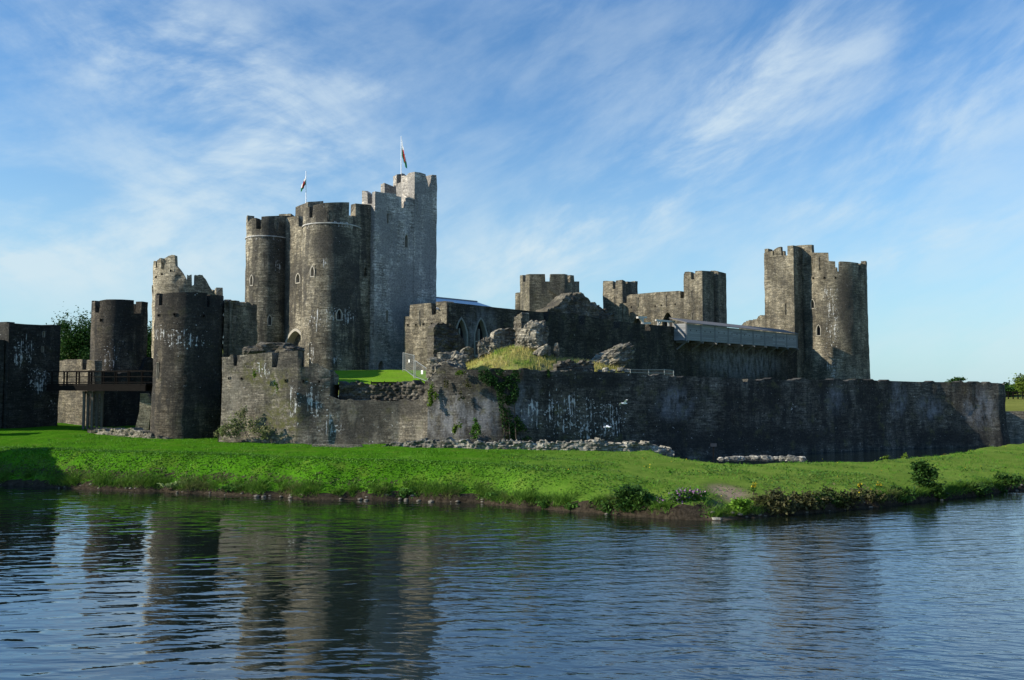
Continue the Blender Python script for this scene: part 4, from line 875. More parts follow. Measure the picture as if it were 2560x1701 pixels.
# ================================================================== site fences, sign, flags
rFe = thing('mesh_fence', 'galvanised mesh fence panels with two small notices beside the lawn', 'fence', tuple(at(1040, 945, 70)))
def fence_panel(a, b, ta, tb, n_):
    a = Vector(a); b = Vector(b); mb = MB()
    for p, t_ in ((a, ta), (b, tb)): mb.tube([p, Vector((p.x, p.y, t_))], .035, 6)
    mb.tube([Vector((a.x, a.y, ta)), Vector((b.x, b.y, tb))], .03, 6); mb.tube([a + Vector((0, 0, .15)), b + Vector((0, 0, .15))], .03, 6); mb.build('panel_frame', M_steel, rFe)
    mb = MB()
    for i in range(1, n_):
        k = i / n_; p = a.lerp(b, k); mb.beam(p + Vector((0, 0, .1)), Vector((p.x, p.y, ta + (tb - ta) * k)), .008, .008)
    for i in range(1, 9):
        k = i / 9; mb.beam(Vector((a.x, a.y, a.z + (ta - a.z) * k)), Vector((b.x, b.y, b.z + (tb - b.z) * k)), .007, .007)
    mb.build('wire_mesh', M_steel, rFe, smooth=False)
P0, P1, P2 = at(1013, 929, 77), at(1035, 946, 71.5), at(1070, 959, 67.5)
fence_panel(at(1007.5, 929, 78.5), P0, zat(882, 78.5), zat(884, 77), 10); fence_panel(P0, P1, zat(884, 77), zat(889, 71.5), 26); fence_panel(at(1038, 947, 71.2), P2, zat(902, 71.2), zat(924, 67.5), 26)
for (px, py, D, w_, h_) in ((1023, 903, 74.2, .16, .26), (1055.5, 931, 69.2, .24, .32)):
    c = at(px, py, D); mb = MB(); mb.box(c - Vector((0, .08, 0)), (w_, .015, h_), ax=(.6, -.8) if px < 1040 else (.7, -.7)); mb.build('notice', M_white, rFe, smooth=False)
rBa = thing('steel_barrier', 'thin steel mesh barrier behind the top of the long outer wall', 'fence', tuple(at(1630, 938, 74)))
bz = []
for i, (px, t_, b2) in enumerate(((1576, 924, 934), (1622, 925, 937), (1661, 924, 939), (1684, 927, 939))):
    p = at(px, b2 + 8, 75 + i * .8); bz.append((p, at(px, t_, 75 + i * .8))); mb = MB(); mb.tube([p, bz[-1][1]], .04, 6); mb.build('post', M_steel, rBa)
for i in range(3):
    mb = MB()
    for k in (1.0, .6, .25): mb.tube([bz[i][0].lerp(bz[i][1], k), bz[i + 1][0].lerp(bz[i + 1][1], k)], .022, 5)
    for j in range(1, 14): mb.beam(bz[i][0].lerp(bz[i + 1][0], j / 14), bz[i][1].lerp(bz[i + 1][1], j / 14), .008, .008)
    mb.build('rail_panel', M_steel, rBa, smooth=False)
rLr = thing('lawn_railing', 'low dark railing along the front edge of the lawn', 'railing', tuple(at(965, 960, 67)))
pts = [at(px, 962, 66.7) for px in (898, 928, 961, 994, 1037)]
for p in pts: mb = MB(); mb.beam(p - Vector((0, 0, .1)), p + Vector((0, 0, .28)), .06, .06); mb.build('post', M_wood, rLr, smooth=False)
mb = MB(); mb.beam(pts[0] + Vector((0, 0, .2)), pts[-1] + Vector((0, 0, .2)), .03, .03); mb.beam(pts[1] + Vector((0, 0, .12)), pts[3] + Vector((0, 0, .12)), .05, .14); mb.build('rail', M_wood, rLr, smooth=False)
rS = thing('small_sign', 'small dark signboard on a thin post at the grass edge by the moat', 'sign', tuple(at(1784, 1152, 58.5)))
mb = MB(); mb.beam(at(1784, 1152, 58.5), at(1784, 1112, 58.5), .05, .05); mb.build('post', M_wood, rS, smooth=False)
mb = MB(); c = at(1784, 1113, 58.4); mb.box(c, (.42, .03, .22)); mb.build('board', simple('dark_signboard', (.03, .035, .045), .5), rS, smooth=False)
def flagmat():
    m, g, b = new_mat('white_green_flag_cloth', .7, .1)
    s = g.n('ShaderNodeSeparateXYZ', {0: g.n('ShaderNodeUVMap').outputs[0]}).outputs
    col = g.mix(g.m('GREATER_THAN', s[1], .5), (.02, .22, .09), (.82, .82, .80))
    d = g.vm('LENGTH', g.vm('MULTIPLY', g.vm('SUBTRACT', g.xyz(s[0], s[1]), (.5, .5, 0)), (2.6, 2.9, 0)))
    d = g.m('ADD', d, g.m('MULTIPLY', g.m('SUBTRACT', g.noise(g.xyz(s[0], s[1]), 7.0, 3, .7), .5), 1.9))
    col = g.mix(g.ss(d, .9, .84), col, (.55, .03, .03)); g.nt.links.new(col, b.inputs['Base Color'])
    tr = g.n('ShaderNodeBsdfTranslucent', {'Color': col}); mx = g.n('ShaderNodeMixShader', {0: .5}); g.nt.links.new(b.outputs[0], mx.inputs[1]); g.nt.links.new(tr.outputs[0], mx.inputs[2])
    g.nt.links.new(mx.outputs[0], [n for n in g.nt.nodes if n.type == 'OUTPUT_MATERIAL'][0].inputs[0])
    return m
M_flag = flagmat()
def flag(label, px, ytop, ybot, D, yf0, yf1, sgn, fly):
    base = at(px, ybot, D); top = at(px, ytop, D); r = thing('flag', label, 'flag', tuple(base))
    mb = MB(); mb.tube([base, top], [.05, .032], 8); mb.tube([top, top + Vector((0, 0, .1))], [.06, .02], 8); mb.build('pole', M_white, r)
    z0, z1 = zat(yf0, D), zat(yf1, D); hoist = (z0 - z1) * .5
    mb = MB(); nu, nv = 26, 14; vs = []; uv = []
    for j in range(nv + 1):
        for i in range(nu + 1):
            u, v = i / nu, j / nv                                    # a limp flag: the fly falls beside the pole in deep folds
            drop = (z0 - z1 - hoist) * u ** .75
            x = sgn * (fly * (u ** .8) * (.55 + .45 * (1 - v)) + .10 * math.sin(u * 13 + v * 2) * u)
            y = -.12 * math.sin(u * 11 + v * 3) * (.3 + u) - .08
            vs.append((base.x + x + sgn * .05, base.y + y, z0 - hoist * (1 - v) * (1 - .25 * u) - drop)); uv.append((u, v))
    fs = [(j * (nu + 1) + i, j * (nu + 1) + i + 1, (j + 1) * (nu + 1) + i + 1, (j + 1) * (nu + 1) + i) for j in range(nv) for i in range(nu)]
    mb.add(vs, fs, uv); mb.build('cloth', M_flag, r, sharp=180)
flag('smaller limp white, red and green flag on the round towers of the gatehouse', 765, 430, 520, 93, 438, 486, -1, .55)
flag('larger white, green and red flag above the grey tower block', 1003, 343, 470, 92.5, 348, 432, 1, .55)
# ================================================================== birds
def gull(label, px, py, D, span, roll, head):
    m = simple('gull_white', (.8, .8, .8), .7, var=.08) if 'gull_white' not in bpy.data.materials else bpy.data.materials['gull_white']
    c = at(px, py, D); mb = MB(); X = Vector((math.cos(head), math.sin(head), 0)); Yv = Vector((-X.y, X.x, 0)); Zv = Vector((0, 0, 1))
    ca, sa = math.cos(roll), math.sin(roll)
    Wv = Yv * ca + Zv * sa; Uv = Zv * ca - Yv * sa
    prof = [(-.25, .01), (-.2, .035), (-.08, .06), (.05, .065), (.14, .045), (.19, .04), (.22, .03), (.26, .008)]
    mb.tube([c + X * a for a, _ in prof], [r for _, r in prof], 8)
    for sg in (-1, 1):
        st = [(0.0, .09, 0), (.18, .10, .09), (.34, .075, .12), (.5, .008, .05)]; vs = []
        for (q, ch, up) in st:
            p = c + Wv * sg * q * span + Uv * up * span * 1.1 - X * q * .12
            vs += [p + X * ch, p - X * ch, p + Uv * .018]
        fs = []
        for i in range(len(st) - 1):
            a = 3 * i; b = 3 * i + 3; fs += [(a, b, b + 2, a + 2), (a + 2, b + 2, b + 1, a + 1), (a + 1, b + 1, b, a)]
        mb.add(vs, fs)
    mb.add([c - X * .22 + Wv * .02, c - X * .22 - Wv * .02, c - X * .38 - Wv * .08, c - X * .38 + Wv * .08, c - X * .22 + Uv * .03], [(0, 3, 2, 1), (0, 4, 3), (1, 2, 4), (2, 3, 4)])
    o = mb.build('seagull', m, sharp=60); tag(o, label, 'bird', 'gulls flying past the long wall')
gull('gull gliding with wings spread before the streaked long wall', 1561, 1009, 60, 1.1, -.35, .5)
gull('smaller gull flying low above the pale footings', 1521, 1068, 60.5, .55, .2, .3)
# ================================================================== vegetation
LM = {'bush': leafmat('bush_leaves', (.02, .06, .012), (.06, .13, .02), (.035, .10, .02)), 'fern': leafmat('fern_fronds', (.12, .26, .02), (.20, .36, .04)),
      'brown': leafmat('brownish_leaves', (.05, .06, .02), (.13, .12, .05), (.03, .07, .015)), 'ivy': leafmat('ivy_leaves', (.012, .045, .010), (.035, .09, .018), trans=.12), 'lime': leafmat('light_ivy_leaves', (.09, .17, .02), (.18, .26, .03)),
      'tree': leafmat('tree_leaves', (.018, .055, .012), (.05, .12, .02), (.03, .08, .015)), 'gold': leafmat('pale_tree_leaves', (.06, .12, .015), (.14, .2, .03), (.09, .15, .02)), 'dock': leafmat('dock_leaves', (.05, .14, .02), (.11, .22, .035)),
      'pale': leafmat('butterbur_leaves', (.20, .30, .08), (.32, .40, .16)), 'yellow': leafmat('ragwort_flowers', (.45, .32, .02), (.58, .46, .03), trans=.1), 'purple': leafmat('loosestrife_flowers', (.26, .12, .27), (.40, .22, .38), trans=.1),
      'scrub': leafmat('scrub_leaves', (.14, .19, .06), (.36, .35, .17), (.20, .28, .08), 1.2, .4),
      'bark': simple('bark', (.07, .055, .04), .9, var=.3, scale=4)}
def bush(name, label, spec, mat='bush', leaf=.1, flowers=None, cat='bush', group=None, stems=6, up=.3):
    """spec: list of (px, py centre, D, rx, ry, rz, n)"""
    spec = [(a, b, (float(ground(a, float(np.interp(a, [q[0] for q in SH], [q[1] for q in SH])), 0).y) + d_ if d_ < 10 else d_), *r_) for (a, b, d_, *r_) in spec]
    c0_ = at(spec[0][0], spec[0][1], spec[0][2]); bz_ = min(at(s[0], s[1], s[2]).z - s[5] for s in spec)
    r = thing(name, label, cat, (c0_.x, c0_.y, bz_), group)
    pts = np.vstack([clump_pts(n_, at(px, py, D), (rx, ry, rz), k=max(5, int(n_ / 70))) for (px, py, D, rx, ry, rz, n_) in spec])
    link('foliage', leaf_mesh('foliage', pts, leaf, up), LM[mat], r)
    mb = MB()
    for i in range(stems):
        s = spec[i % len(spec)]; c = at(s[0], s[1], s[2]); e = c + Vector((random.uniform(-.7, .7) * s[3], random.uniform(-.6, .6) * s[4], random.uniform(-.1, .6) * s[5]))
        b0 = Vector((c.x + random.uniform(-.25, .25) * s[3], c.y, c.z - s[5])); mb.tube([b0, b0.lerp(e, .5) + Vector((.05, 0, .1)), e], [.035, .025, .008], 5)
    if stems: mb.build('stem', LM['bark'], r)
    if flowers:
        fm, k_, sz = flowers; f = pts[RNG.integers(0, len(pts), k_)] + np.array((0, -.06, .12)); top = np.percentile(f[:, 2], 35); f = f[f[:, 2] > top]
        link('blossom', leaf_mesh('blossom', f, sz, .5, .8), LM[fm], r)
    return r
bush('bank_bush', 'dense dark green bush on the bank left of the purple flowers', [(1572, 1252, .45, .95, .5, .68, 2400), (1528, 1268, .45, .6, .4, .42, 900), (1615, 1254, .4, .6, .45, .62, 1100), (1585, 1226, 1.0, .7, .5, .35, 700)], leaf=.085)
bush('purple_flower_clump', 'clump of purple flowering stems on the bank beside the bare earth scar', [(1700, 1258, .45, .75, .4, .60, 1900), (1738, 1238, .9, .65, .4, .42, 900), (1665, 1262, .4, .5, .35, .5, 700)], 'dock', .075, ('purple', 520, .046), cat='flowers')
bush('fern_clump', 'bright light green fern clump at the foot of the earth scar', [(1848, 1266, .4, .65, .35, .42, 1500)], 'fern', .075, cat='fern', stems=0)
bush('bramble', 'dark brownish bramble overhanging the water right of the ferns', [(1930, 1260, .4, 1.1, .5, .68, 2600), (2005, 1258, .4, .8, .4, .6, 1500)], 'brown', .09)
bush('bank_bush', 'low dark bank bush with yellow flowers along its top', [(2095, 1248, .4, 1.4, .45, .56, 2400), (2175, 1242, .4, 1.0, .45, .5, 1500), (2050, 1255, .4, .7, .4, .5, 800)], 'brown', .09, ('yellow', 30, .055))
bush('ragwort', 'yellow ragwort on the bank above the bramble', [(1884, 1224, 1.4, .16, .16, .26, 120)], 'dock', .06, ('yellow', 35, .055), cat='flowers', stems=1)
bush('ragwort', 'row of yellow ragwort heads above the low dark bank bush', [(2150, 1218, 1.8, .25, .2, .2, 120), (2205, 1216, 1.9, .5, .2, .22, 200)], 'dock', .06, ('yellow', 60, .055), cat='flowers', stems=3)
bush('small_tree', 'upright shrub standing out on the right hand bank', [(2312, 1198, 1.0, .72, .5, .78, 1900), (2330, 1228, .7, .9, .5, .52, 1500), (2300, 1172, 1.2, .5, .4, .46, 800)], 'bush', .085, cat='shrub')
bush('bank_bush', 'straggling bush along the water at the far right of the bank', [(2420, 1222, .5, 1.5, .5, .55, 1800), (2500, 1210, .5, 1.4, .5, .55, 1600), (2575, 1202, .5, 1.2, .5, .5, 1100)], 'bush', .085)
bush('bank_bush', 'short bush on the bank between the bramble and the upright shrub', [(2245, 1240, .5, .95, .45, .52, 1500)], 'bush', .085)
bush('reed_tuft', 'leafy green tuft at the waterline below the stony bank', [(1025, 1236, .35, .6, .35, .4, 1000)], 'dock', .07, cat='plant', stems=0)
bush('weed_patch', 'coarse weed patch with yellow flowers on the slope below the footings', [(1165, 1180, 4.2, 1.2, .8, .3, 1300), (1115, 1208, 2.2, 1.0, .6, .36, 1000), (1250, 1176, 4.4, 1.2, .8, .2, 700)], 'bush', .08, ('yellow', 60, .05), cat='plant', stems=0)
bush('weed_patch', 'weeds trailing over the bank lip below the yellow flowered patch', [(1140, 1232, .5, 1.1, .4, .42, 1400), (1250, 1244, .5, 1.1, .4, .3, 900)], 'dock', .07, cat='plant', stems=0)
bush('butterbur', 'pale leaved butterbur at the left waterline', [(450, 1214, .5, 1.4, .4, .32, 420)], 'pale', .13, cat='plant', stems=0, up=1.2)
bush('bank_plant', 'dark green plant spilling over the bank right of the pale butterbur', [(585, 1222, .4, .9, .35, .36, 1100)], 'dock', .07, cat='plant', stems=0)
bush('bank_plant', 'small green plant at the waterline below the slope, left of the dark bush', [(1360, 1264, .3, .5, .25, .32, 500), (1440, 1270, .3, .5, .25, .28, 400)], 'dock', .07, cat='plant', stems=0)
bush('scrub', 'tangled weeds and scrub against the foot of the crenellated wall, right of the round tower', [(575, 1070, 64.4, 1.2, .35, .8, 620), (615, 1062, 64.2, 1.4, .3, 1.0, 700), (655, 1080, 64.0, 1.2, .3, .6, 420), (600, 1030, 64.7, .8, .2, .8, 240), (548, 1082, 64.6, .6, .3, .7, 220)], 'scrub', .085, stems=9)
bush('wall_plant', 'yellowish creeper below the end of the rubble core', [(1081, 985, 63.6, .42, .2, .8, 520), (1075, 1010, 63.4, .25, .2, .35, 140)], 'lime', .085, cat='climbing plant', stems=0)
bush('wall_plant', 'brownish green plant growing low on the bastion wall', [(1141, 1072, 62.4, .38, .2, .62, 330)], 'lime', .085, cat='climbing plant', stems=0)
bush('wall_plant', 'green plant growing at the foot of the bastion wall left of the ivy', [(1188, 1078, 62.0, .5, .2, .5, 480), (1188, 1050, 62.2, .18, .15, .5, 90)], 'dock', .085, cat='climbing plant', stems=0)
bush('wall_plant', 'light leaves at the wall top beside the rubble heap', [(1152, 932, 62.9, .45, .2, .25, 220)], 'lime', .08, cat='climbing plant', stems=0)
bush('wall_plant', 'small creeper near the top of the dark wall right of the ivy', [(1370, 934, 64.2, .26, .15, .4, 150)], 'ivy', .08, cat='climbing plant', stems=0)
bush('wall_plant', 'small creepers dotted on the bastion wall above its pale patch', [(1150, 990, 62.8, .3, .12, .4, 90), (1170, 960, 62.7, .4, .12, .5, 130), (1115, 960, 63.2, .25, .12, .5, 90)], 'brown', .075, cat='climbing plant', stems=0)
bush('wall_plant', 'mossy growth high on the crenellated outer wall', [(636, 935, 64.6, .25, .1, .5, 120), (690, 965, 64.0, .22, .1, .6, 130)], 'lime', .075, cat='climbing plant', stems=0)
bush('moat_weed', 'light green weeds sticking up at the moat edge', [(2215, 1142, 58.5, .35, .25, .3, 130), (2258, 1139, 59.5, .3, .25, .35, 130)], 'lime', .08, cat='plant', stems=0)
bush('shrub', 'shrub showing over the top of the long wall near its right end', [(2388, 952, 90, 1.2, .7, .45, 600)], 'tree', .1)
bush('crest_weeds', 'reddish weeds along the crest of the tilted masonry block', [(1550, 868, 71.5, .8, .3, .16, 160)], 'brown', .07, cat='plant', stems=0)
bush('boulder_weeds', 'tuft of weeds on top of the big boulder', [(1338, 812, 70.3, .4, .3, .16, 120)], 'lime', .07, cat='plant', stems=0)
# ivy hanging down the long wall
ivp = np.array([(1196, 925), (1300, 925), (1296, 990), (1284, 1010), (1288, 1030), (1318, 1075), (1326, 1098), (1258, 1098), (1252, 1050), (1244, 1000), (1236, 975), (1215, 962), (1198, 948)], float)
n = 9000; q = np.c_[RNG.uniform(1190, 1330, n), RNG.uniform(922, 1100, n)]; keep = in_poly(q, ivp) & (fbm(np.c_[q * .06, q[:, 0] * 0], 3) > -.35); q = q[keep]
r = thing('ivy', 'dark green ivy hanging down the outer wall from its top', 'ivy', tuple(at(1280, 1098, 62.6)))
lp = []
for px, py in q:
    s = pC.s_px(px); x, y = pC.P(s); nx, ny = pC.N(np.array(s)); o_ = random.uniform(.1, .32) + .45 * max(0, 1 - (zat(py, y) - -.7) / 4.5) ** 1.6 * .45
    lp.append((float(x + nx * o_), float(y + ny * o_), zat(py, y)))
link('foliage', leaf_mesh('foliage', np.array(lp), .085, .1), LM['ivy'], r)
mb = MB()
for px in (1262, 1275, 1290):
    x, y = pC.P(pC.s_px(px)); mb.tube([(float(x), float(y) - .4, zat(1100, y)), (float(x) - .1, float(y) - .2, zat(1040, y)), (float(x) - .2, float(y) - .15, zat(960, y))], [.05, .04, .02], 5)
mb.build('stem', LM['bark'], r)
def land_pts(n_, px0, px1, d0, d1):
    q_ = []
    P = np.c_[RNG.uniform(-36, 46, n_ * 6), RNG.uniform(38, 72, n_ * 6)]; px = CX + F * P[:, 0] / P[:, 1]; P = P[(px > px0) & (px < px1)]
    dn = dist_poly(P, shd); k = in_poly(P, poly) & (dn > d0) & (dn < d1) & (dist_poly(P, fad) > .3); P = P[k][:n_]
    return np.c_[P, ground_h(P)], dn[k][:n_]
P, dn = land_pts(62000, -150, 1750, .2, 7.0); k = (fbm(np.c_[P[:, :2] * .9, P[:, 0] * 0], 3) + RNG.normal(0, .35, len(P)) > -.35) & (RNG.uniform(0, 1, len(P)) < np.clip((1650 - (CX + F * P[:, 0] / P[:, 1])) / 650, 0, 1)) & (RNG.uniform(0, 1, len(P)) < np.clip((7.0 - dn) / 3, 0, 1)); P = P[k]
tag(link('clover_cover', leaf_mesh('clover_cover', P + np.array((0, 0, .035)), .055, .7, .7), leafmat('clover_leaves', (.055, .165, .012), (.13, .29, .025), (.08, .19, .018), 1.2)), 'low clover and grass leaves covering the bank slope', 'ground cover', kind='stuff')
P, dn = land_pts(14000, 1250, 2700, .2, 12); k = fbm(np.c_[P[:, :2] * .55, P[:, 0] * 0 + 7], 4) > .22; P = P[k]
tag(link('dock_cover', leaf_mesh('dock_cover', P + np.array((0, 0, .06)), .075, .8, .5), leafmat('weed_leaves', (.05, .13, .02), (.10, .21, .03), (.13, .2, .04), .8)), 'patches of broad weeds in the grass on the right', 'ground cover', kind='stuff')
i = RNG.integers(0, len(shd) - 1, 64000); P = shd[i] + RNG.normal(0, .12, (64000, 2)) + np.c_[np.zeros(64000), np.abs(RNG.normal(.32, .24, 64000))]; P = P[fbm(np.c_[P * 1.3, P[:, 0] * 0 + 8], 3) > -.25]
P = P[(P[:, 0] > -38) & (P[:, 0] < 45)]; z = ground_h(P); k = z > .09; P = P[k]; z = z[k]
tag(link('bank_grass', blade_mesh('bank_grass', np.c_[P, z - .02], .30, .04, .9), leafmat('bank_blades', (.06, .15, .015), (.13, .24, .03), (.15, .17, .05), .7)), 'grass blades overhanging the lip of the bank', 'grass', kind='stuff')
P, dn = land_pts(26000, -150, 2700, .3, 26); k = fbm(np.c_[P[:, :2] * .7, P[:, 0] * 0 + 5], 3) > -.1; P = P[k]
tag(link('turf_grass', blade_mesh('turf_grass', P - np.array((0, 0, .01)), .12, .05, .9), leafmat('turf_blades', (.06, .2, .01), (.10, .26, .02), (.14, .22, .04), .7)), 'short grass blades across the turf', 'grass', kind='stuff')
P, dn = land_pts(1500, 1250, 2700, 1, 16); k = fbm(np.c_[P[:, :2] * .4, P[:, 0] * 0 + 1], 3) > .35; P = P[k][:90]
tag(link('yellow_flowers', leaf_mesh('yellow_flowers', P + np.array((0, 0, .2)), .038, .8, .8), LM['yellow']), 'scattered yellow flower heads in the rough grass', 'flowers', kind='stuff')
M_shore = simple('wet_stones', (.13, .115, .09), .7, var=.7, scale=2.5)
# stones at the waterline
mb = MB(); import bmesh
ic = bmesh.new(); bmesh.ops.create_icosphere(ic, subdivisions=1, radius=1); iv = [tuple(v.co) for v in ic.verts]; ifc = [tuple(v.index for v in f.verts) for f in ic.faces]; ic.free()
for i in range(330):
    j = random.randrange(len(shd)); x, y = shd[j]
    if not -36 < x < 42: continue
    px = pxof(x, y)
    if 1100 > px > 640 or 1750 < px < 1870 or random.random() < .45:
        s = random.uniform(.03, .10) * (1.3 if 640 < px < 1100 else 1); yy = y + random.uniform(-.1, .35); zz = random.uniform(0, .06) + (.32 * (yy - y) / .35 if yy > y else 0)
        mb.add([(x + v[0] * s * random.uniform(1, 1.7), yy + v[1] * s, max(zz, 0) + v[2] * s * random.uniform(.5, .8)) for v in iv], ifc)
tag(mb.build('shore_stones', M_shore, smooth=False), 'small stones and clods along the waterline', 'stones', kind='stuff')
p = ground(1792, 1300, .02); rock('pale_shore_stone', (p.x, p.y, .04), (.22, .13, .09), M_pale, seed=81, sub=3, label='flat pale stone at the waterline under the earth scar', cat='stone')
p = ground(1718, 1296, .02); rock('pale_shore_stone', (p.x, p.y, .06), (.13, .11, .11), M_pale, seed=82, sub=3, label='small pale stone at the waterline below the purple flowers', cat='stone')
# trees
def tree(label, px, D, ybase_z, ztop, rad, n_, mat, leaf, trunk=.3, clumps=60, group=None):
    x, y = plan(px, D); r = thing('tree', label, 'tree', (x, y, ybase_z), group); hgt = ztop - ybase_z
    mb = MB(); t0 = Vector((x, y, ybase_z)); t1 = t0 + Vector((.2, .1, hgt * .55)); mb.tube([t0, t0.lerp(t1, .5) + Vector((.12, 0, 0)), t1, t1 + Vector((0, 0, hgt * .3))], [trunk, trunk * .75, trunk * .5, trunk * .12], 8)
    cz = ybase_z + hgt * .6
    for i in range(9):
        a = i * 2.4; e = Vector((x + math.cos(a) * rad * .7, y + math.sin(a) * rad * .7, cz + hgt * random.uniform(-.15, .3))); s = t0.lerp(t1, random.uniform(.5, 1)); mb.tube([s, s.lerp(e, .5) + Vector((0, 0, .3)), e], [trunk * .4, trunk * .22, .03], 5)
    mb.build('trunk', LM['bark'], r)
    link('crown', leaf_mesh('crown', clump_pts(n_, (x, y, cz), (rad, rad, hgt * .42), k=clumps, tight=.34, shell=.3), leaf, .3), LM[mat], r)
tree('broad green tree between the dark block and the distant round tower', 196, 125, 2, zat(778, 125), 4.6, 20000, 'tree', .17)
tree('green tree showing between the distant and the front round tower', 372, 122, 2, zat(795, 122), 3.6, 13000, 'tree', .17)
tree('dark tree just beyond the right end of the long wall', 2508, 140, 3.5, zat(956, 140), 2.3, 3200, 'tree', .2)
tree('dark far tree left of the sunlit one at the right edge', 2528, 165, 3.5, zat(966, 165), 2.6, 2500, 'tree', .24)
tree('sunlit yellowish tree at the right edge of the photo', 2572, 118, 3.4, zat(932, 118), 2.4, 4500, 'gold', .17)
tree('far woodland tree on the skyline at the left edge', 0, 330, 4, zat(816, 330), 11, 5000, 'tree', .6, .6)
tree('far woodland tree behind the low wall at the left edge', -75, 320, 4, zat(822, 320), 10, 3500, 'tree', .6, .6)
# far right bank
w = ring('retaining_wall', Path([(49.2, 93.2), (140, 96.)]), M_ret, zbot=-.6, ztop=3.05, thick=.6, rough=.08, rag=.04)
tag(w, 'pale sunlit retaining wall across the water at the right edge', 'retaining wall')
r = thing('field_fence', 'dark post and rail fence along the top of the far field', 'fence', (*plan(2530, 116), 3.6))
pr = None
for i, px in enumerate(range(2470, 2660, 12)):
    q_ = plan(px, 116); zb = float(far_h(np.array([q_]))[0]); mb = MB(); mb.beam((*q_, zb - .1), (*q_, zb + 1.05), .12, .12); mb.build('post', M_wood, r, smooth=False)
    if pr:
        mb = MB()
        for k in (.95, .55): mb.beam((*pr[0], pr[1] + k), (*q_, zb + k), .06, .14)
        mb.build('rail', M_wood, r, smooth=False)
    pr = (q_, zb)
# unseen walls added beyond the left edge to cast shadows on the grass
for nm, lab, pth, zt in (('stone_wall', 'unseen dark wall added beyond the left edge to shade the grass', [(-46, 41.0), (-42.6, 45.8), (-43.2, 51.0)], 9.3), ('shadow_turret', 'unseen stone block added beyond the left edge to shade the farther grass', [(-58, 64.5), (-53.5, 65.2), (-53.8, 67.5)], 9.2)):
    tag(ring(nm, Path(pth), M_left, zbot=-.9, thick=1.2, ztop=zt, rough=.05, rag=.3), lab, 'castle wall')
# ================================================================== sky, sun, camera
W = bpy.data.worlds.new('World'); SC.world = W; W.use_nodes = True; nt = W.node_tree; nt.nodes.clear(); g = G(nt)
sky = g.n('ShaderNodeTexSky', sky_type='NISHITA', sun_disc=False, sun_elevation=SUN_EL, sun_rotation=math.atan2(SUN.x, SUN.y), altitude=60.0, air_density=1.0, dust_density=.5, ozone_density=2.5)
d = g.n('ShaderNodeTexCoord').outputs['Generated']; s = g.n('ShaderNodeSeparateXYZ', {0: d}).outputs
az = g.m('ARCTAN2', s[0], s[1]); el = g.m('ARCSINE', s[2])
def azel(px, py):
    v = at(px, py, 1.0) - Vector((0, 0, H)); return math.atan2(v.x, v.y), math.atan2(v.z, math.hypot(v.x, v.y))
def streak_noise(rot, sx, sy, scale, detail, dist):
    c, n_ = math.cos(rot), math.sin(rot)
    u = g.m('ADD', g.m('MULTIPLY', az, c), g.m('MULTIPLY', el, n_)); v = g.m('SUBTRACT', g.m('MULTIPLY', el, c), g.m('MULTIPLY', az, n_))
    return g.noise(g.xyz(g.m('MULTIPLY', u, sx), g.m('MULTIPLY', v, sy)), scale, detail, .62, dist)
CL = [(540, 210, 400, 150, -32, .85), (640, 330, 330, 150, -20, .6), (905, 218, 110, 34, -8, .75), (330, 120, 180, 80, 10, .45), (1660, 440, 560, 85, 27, .85), (1460, 610, 560, 85, 22, .75), (1850, 220, 260, 60, 40, .55), (2350, 330, 380, 85, 30, .7), (2310, 615, 300, 36, 13, .75),
      (180, 560, 560, 130, 2, .75), (760, 560, 420, 160, 5, .45), (2140, 530, 170, 40, -6, .5), (1230, 640, 260, 80, 0, .6), (100, 640, 400, 70, 0, .6), (2480, 840, 180, 40, 0, .35), (1950, 120, 340, 90, 15, .3)]
cov = None
for (px, py, rx, ry, rot, k) in CL:
    a0, e0 = azel(px, py); rr = math.radians(rot); c, n_ = math.cos(rr), math.sin(rr)
    da = g.m('SUBTRACT', az, a0); de = g.m('SUBTRACT', el, e0)
    u = g.m('MULTIPLY', g.m('ADD', g.m('MULTIPLY', da, c), g.m('MULTIPLY', de, n_)), F / rx); v = g.m('MULTIPLY', g.m('SUBTRACT', g.m('MULTIPLY', de, c), g.m('MULTIPLY', da, n_)), F / ry)
    m_ = g.m('MULTIPLY', g.m('EXPONENT', g.m('MULTIPLY', g.m('ADD', g.m('MULTIPLY', u, u), g.m('MULTIPLY', v, v)), -1.1)), k)
    cov = m_ if cov is None else g.m('ADD', cov, m_)
nA = streak_noise(math.radians(28), 2.8, 6.4, 1.7, 9, .35); nB = streak_noise(math.radians(-8), 3.2, 6.0, 1.5, 9, .35); nC = streak_noise(math.radians(15), 2.0, 3.0, 1.2, 4, .2)
nn_ = g.mix(g.ss(az, -.25, .12), g.xyz(nB, nB, nB), g.xyz(nA, nA, nA)); nn_ = g.n('ShaderNodeSeparateColor', {0: nn_}).outputs[0]
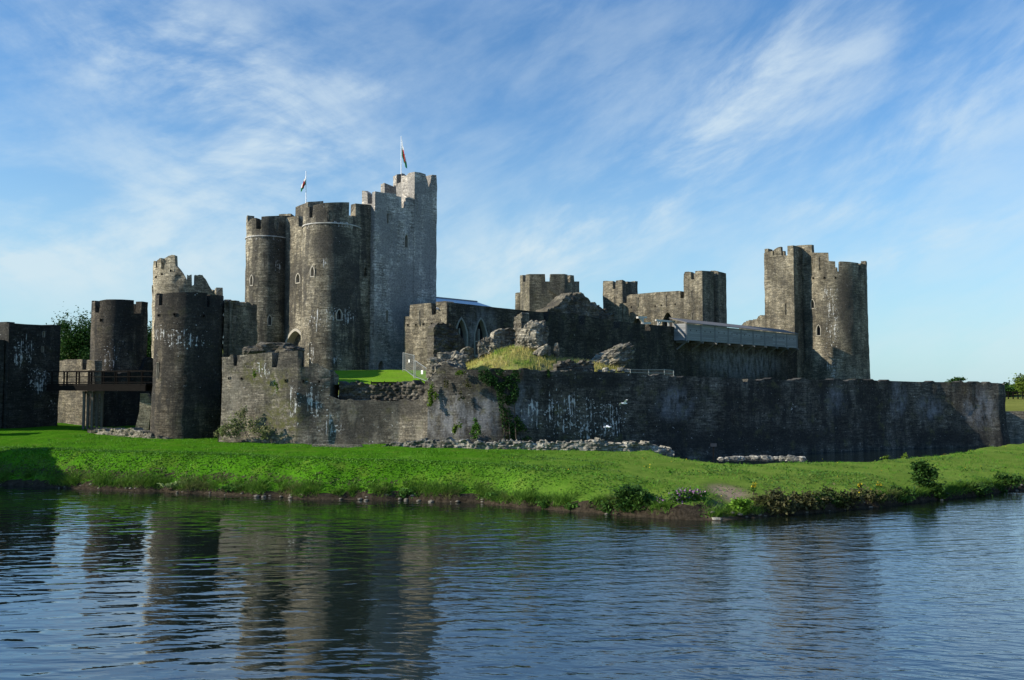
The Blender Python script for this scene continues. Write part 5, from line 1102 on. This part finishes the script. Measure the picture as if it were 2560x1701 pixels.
nD = streak_noise(math.radians(24), 7.0, 26.0, 1.6, 6, .3)
tex = g.m('ADD', g.m('ADD', g.m('MULTIPLY', nn_, .62), g.m('MULTIPLY', nC, .30)), g.m('MULTIPLY', nD, .15))
dens = g.m('MULTIPLY', g.m('ADD', g.m('MULTIPLY', cov, g.ss(el, .60, .40, .15, .72)), g.ss(el, .62, .36, .02, .34)), g.ss(tex, .42, .70, .06, 1.3), clamp=True)
SKYS = .086
veil = g.ss(el, .36, -.02, 0.0, .72)
cloudc = g.mix(g.ss(el, .0, .5), (5.3, 6.3, 6.7), (5.4, 6.4, 7.1))
skyc = g.mix(1.0, sky.outputs[0], g.mix(g.ss(el, .38, .65), (.67, 1.09, 1.36), (.66, 1.32, 1.9)), 'MULTIPLY')
col = g.mix(veil, skyc, (4.0, 5.6, 6.15)); col = g.mix(g.m('MULTIPLY', dens, .76), col, cloudc)
below = g.ss(el, -.01, -.06); col = g.mix(below, col, (1.2, 1.5, 1.0))
bg = g.n('ShaderNodeBackground', {0: col, 1: SKYS}); nt.links.new(bg.outputs[0], g.n('ShaderNodeOutputWorld').inputs[0])
sl = bpy.data.lights.new('Sun', 'SUN'); sl.energy = 5.0; sl.angle = math.radians(.5); sl.color = (1.0, .91, .76)
so = bpy.data.objects.new('Sun', sl); COL.objects.link(so); so.rotation_euler = (-SUN).to_track_quat('-Z', 'Y').to_euler(); so.location = SUN * 100
cam = bpy.data.cameras.new('Camera'); cam.sensor_width = 36; cam.lens = F / 2560 * 36; cam.clip_end = 6000; cam.clip_start = .5
co = bpy.data.objects.new('Camera', cam); COL.objects.link(co); co.location = (0, 0, H); co.rotation_euler = (math.pi / 2 + TH, 0, 0); SC.camera = co
SC.view_settings.view_transform = 'Standard'; SC.view_settings.look = 'None'; SC.view_settings.exposure = .6; SC.view_settings.gamma = 1; SC.view_settings.use_curve_mapping = False
SC.cycles.max_bounces = 5; SC.cycles.diffuse_bounces = 2; SC.cycles.glossy_bounces = 3; SC.cycles.transmission_bounces = 2
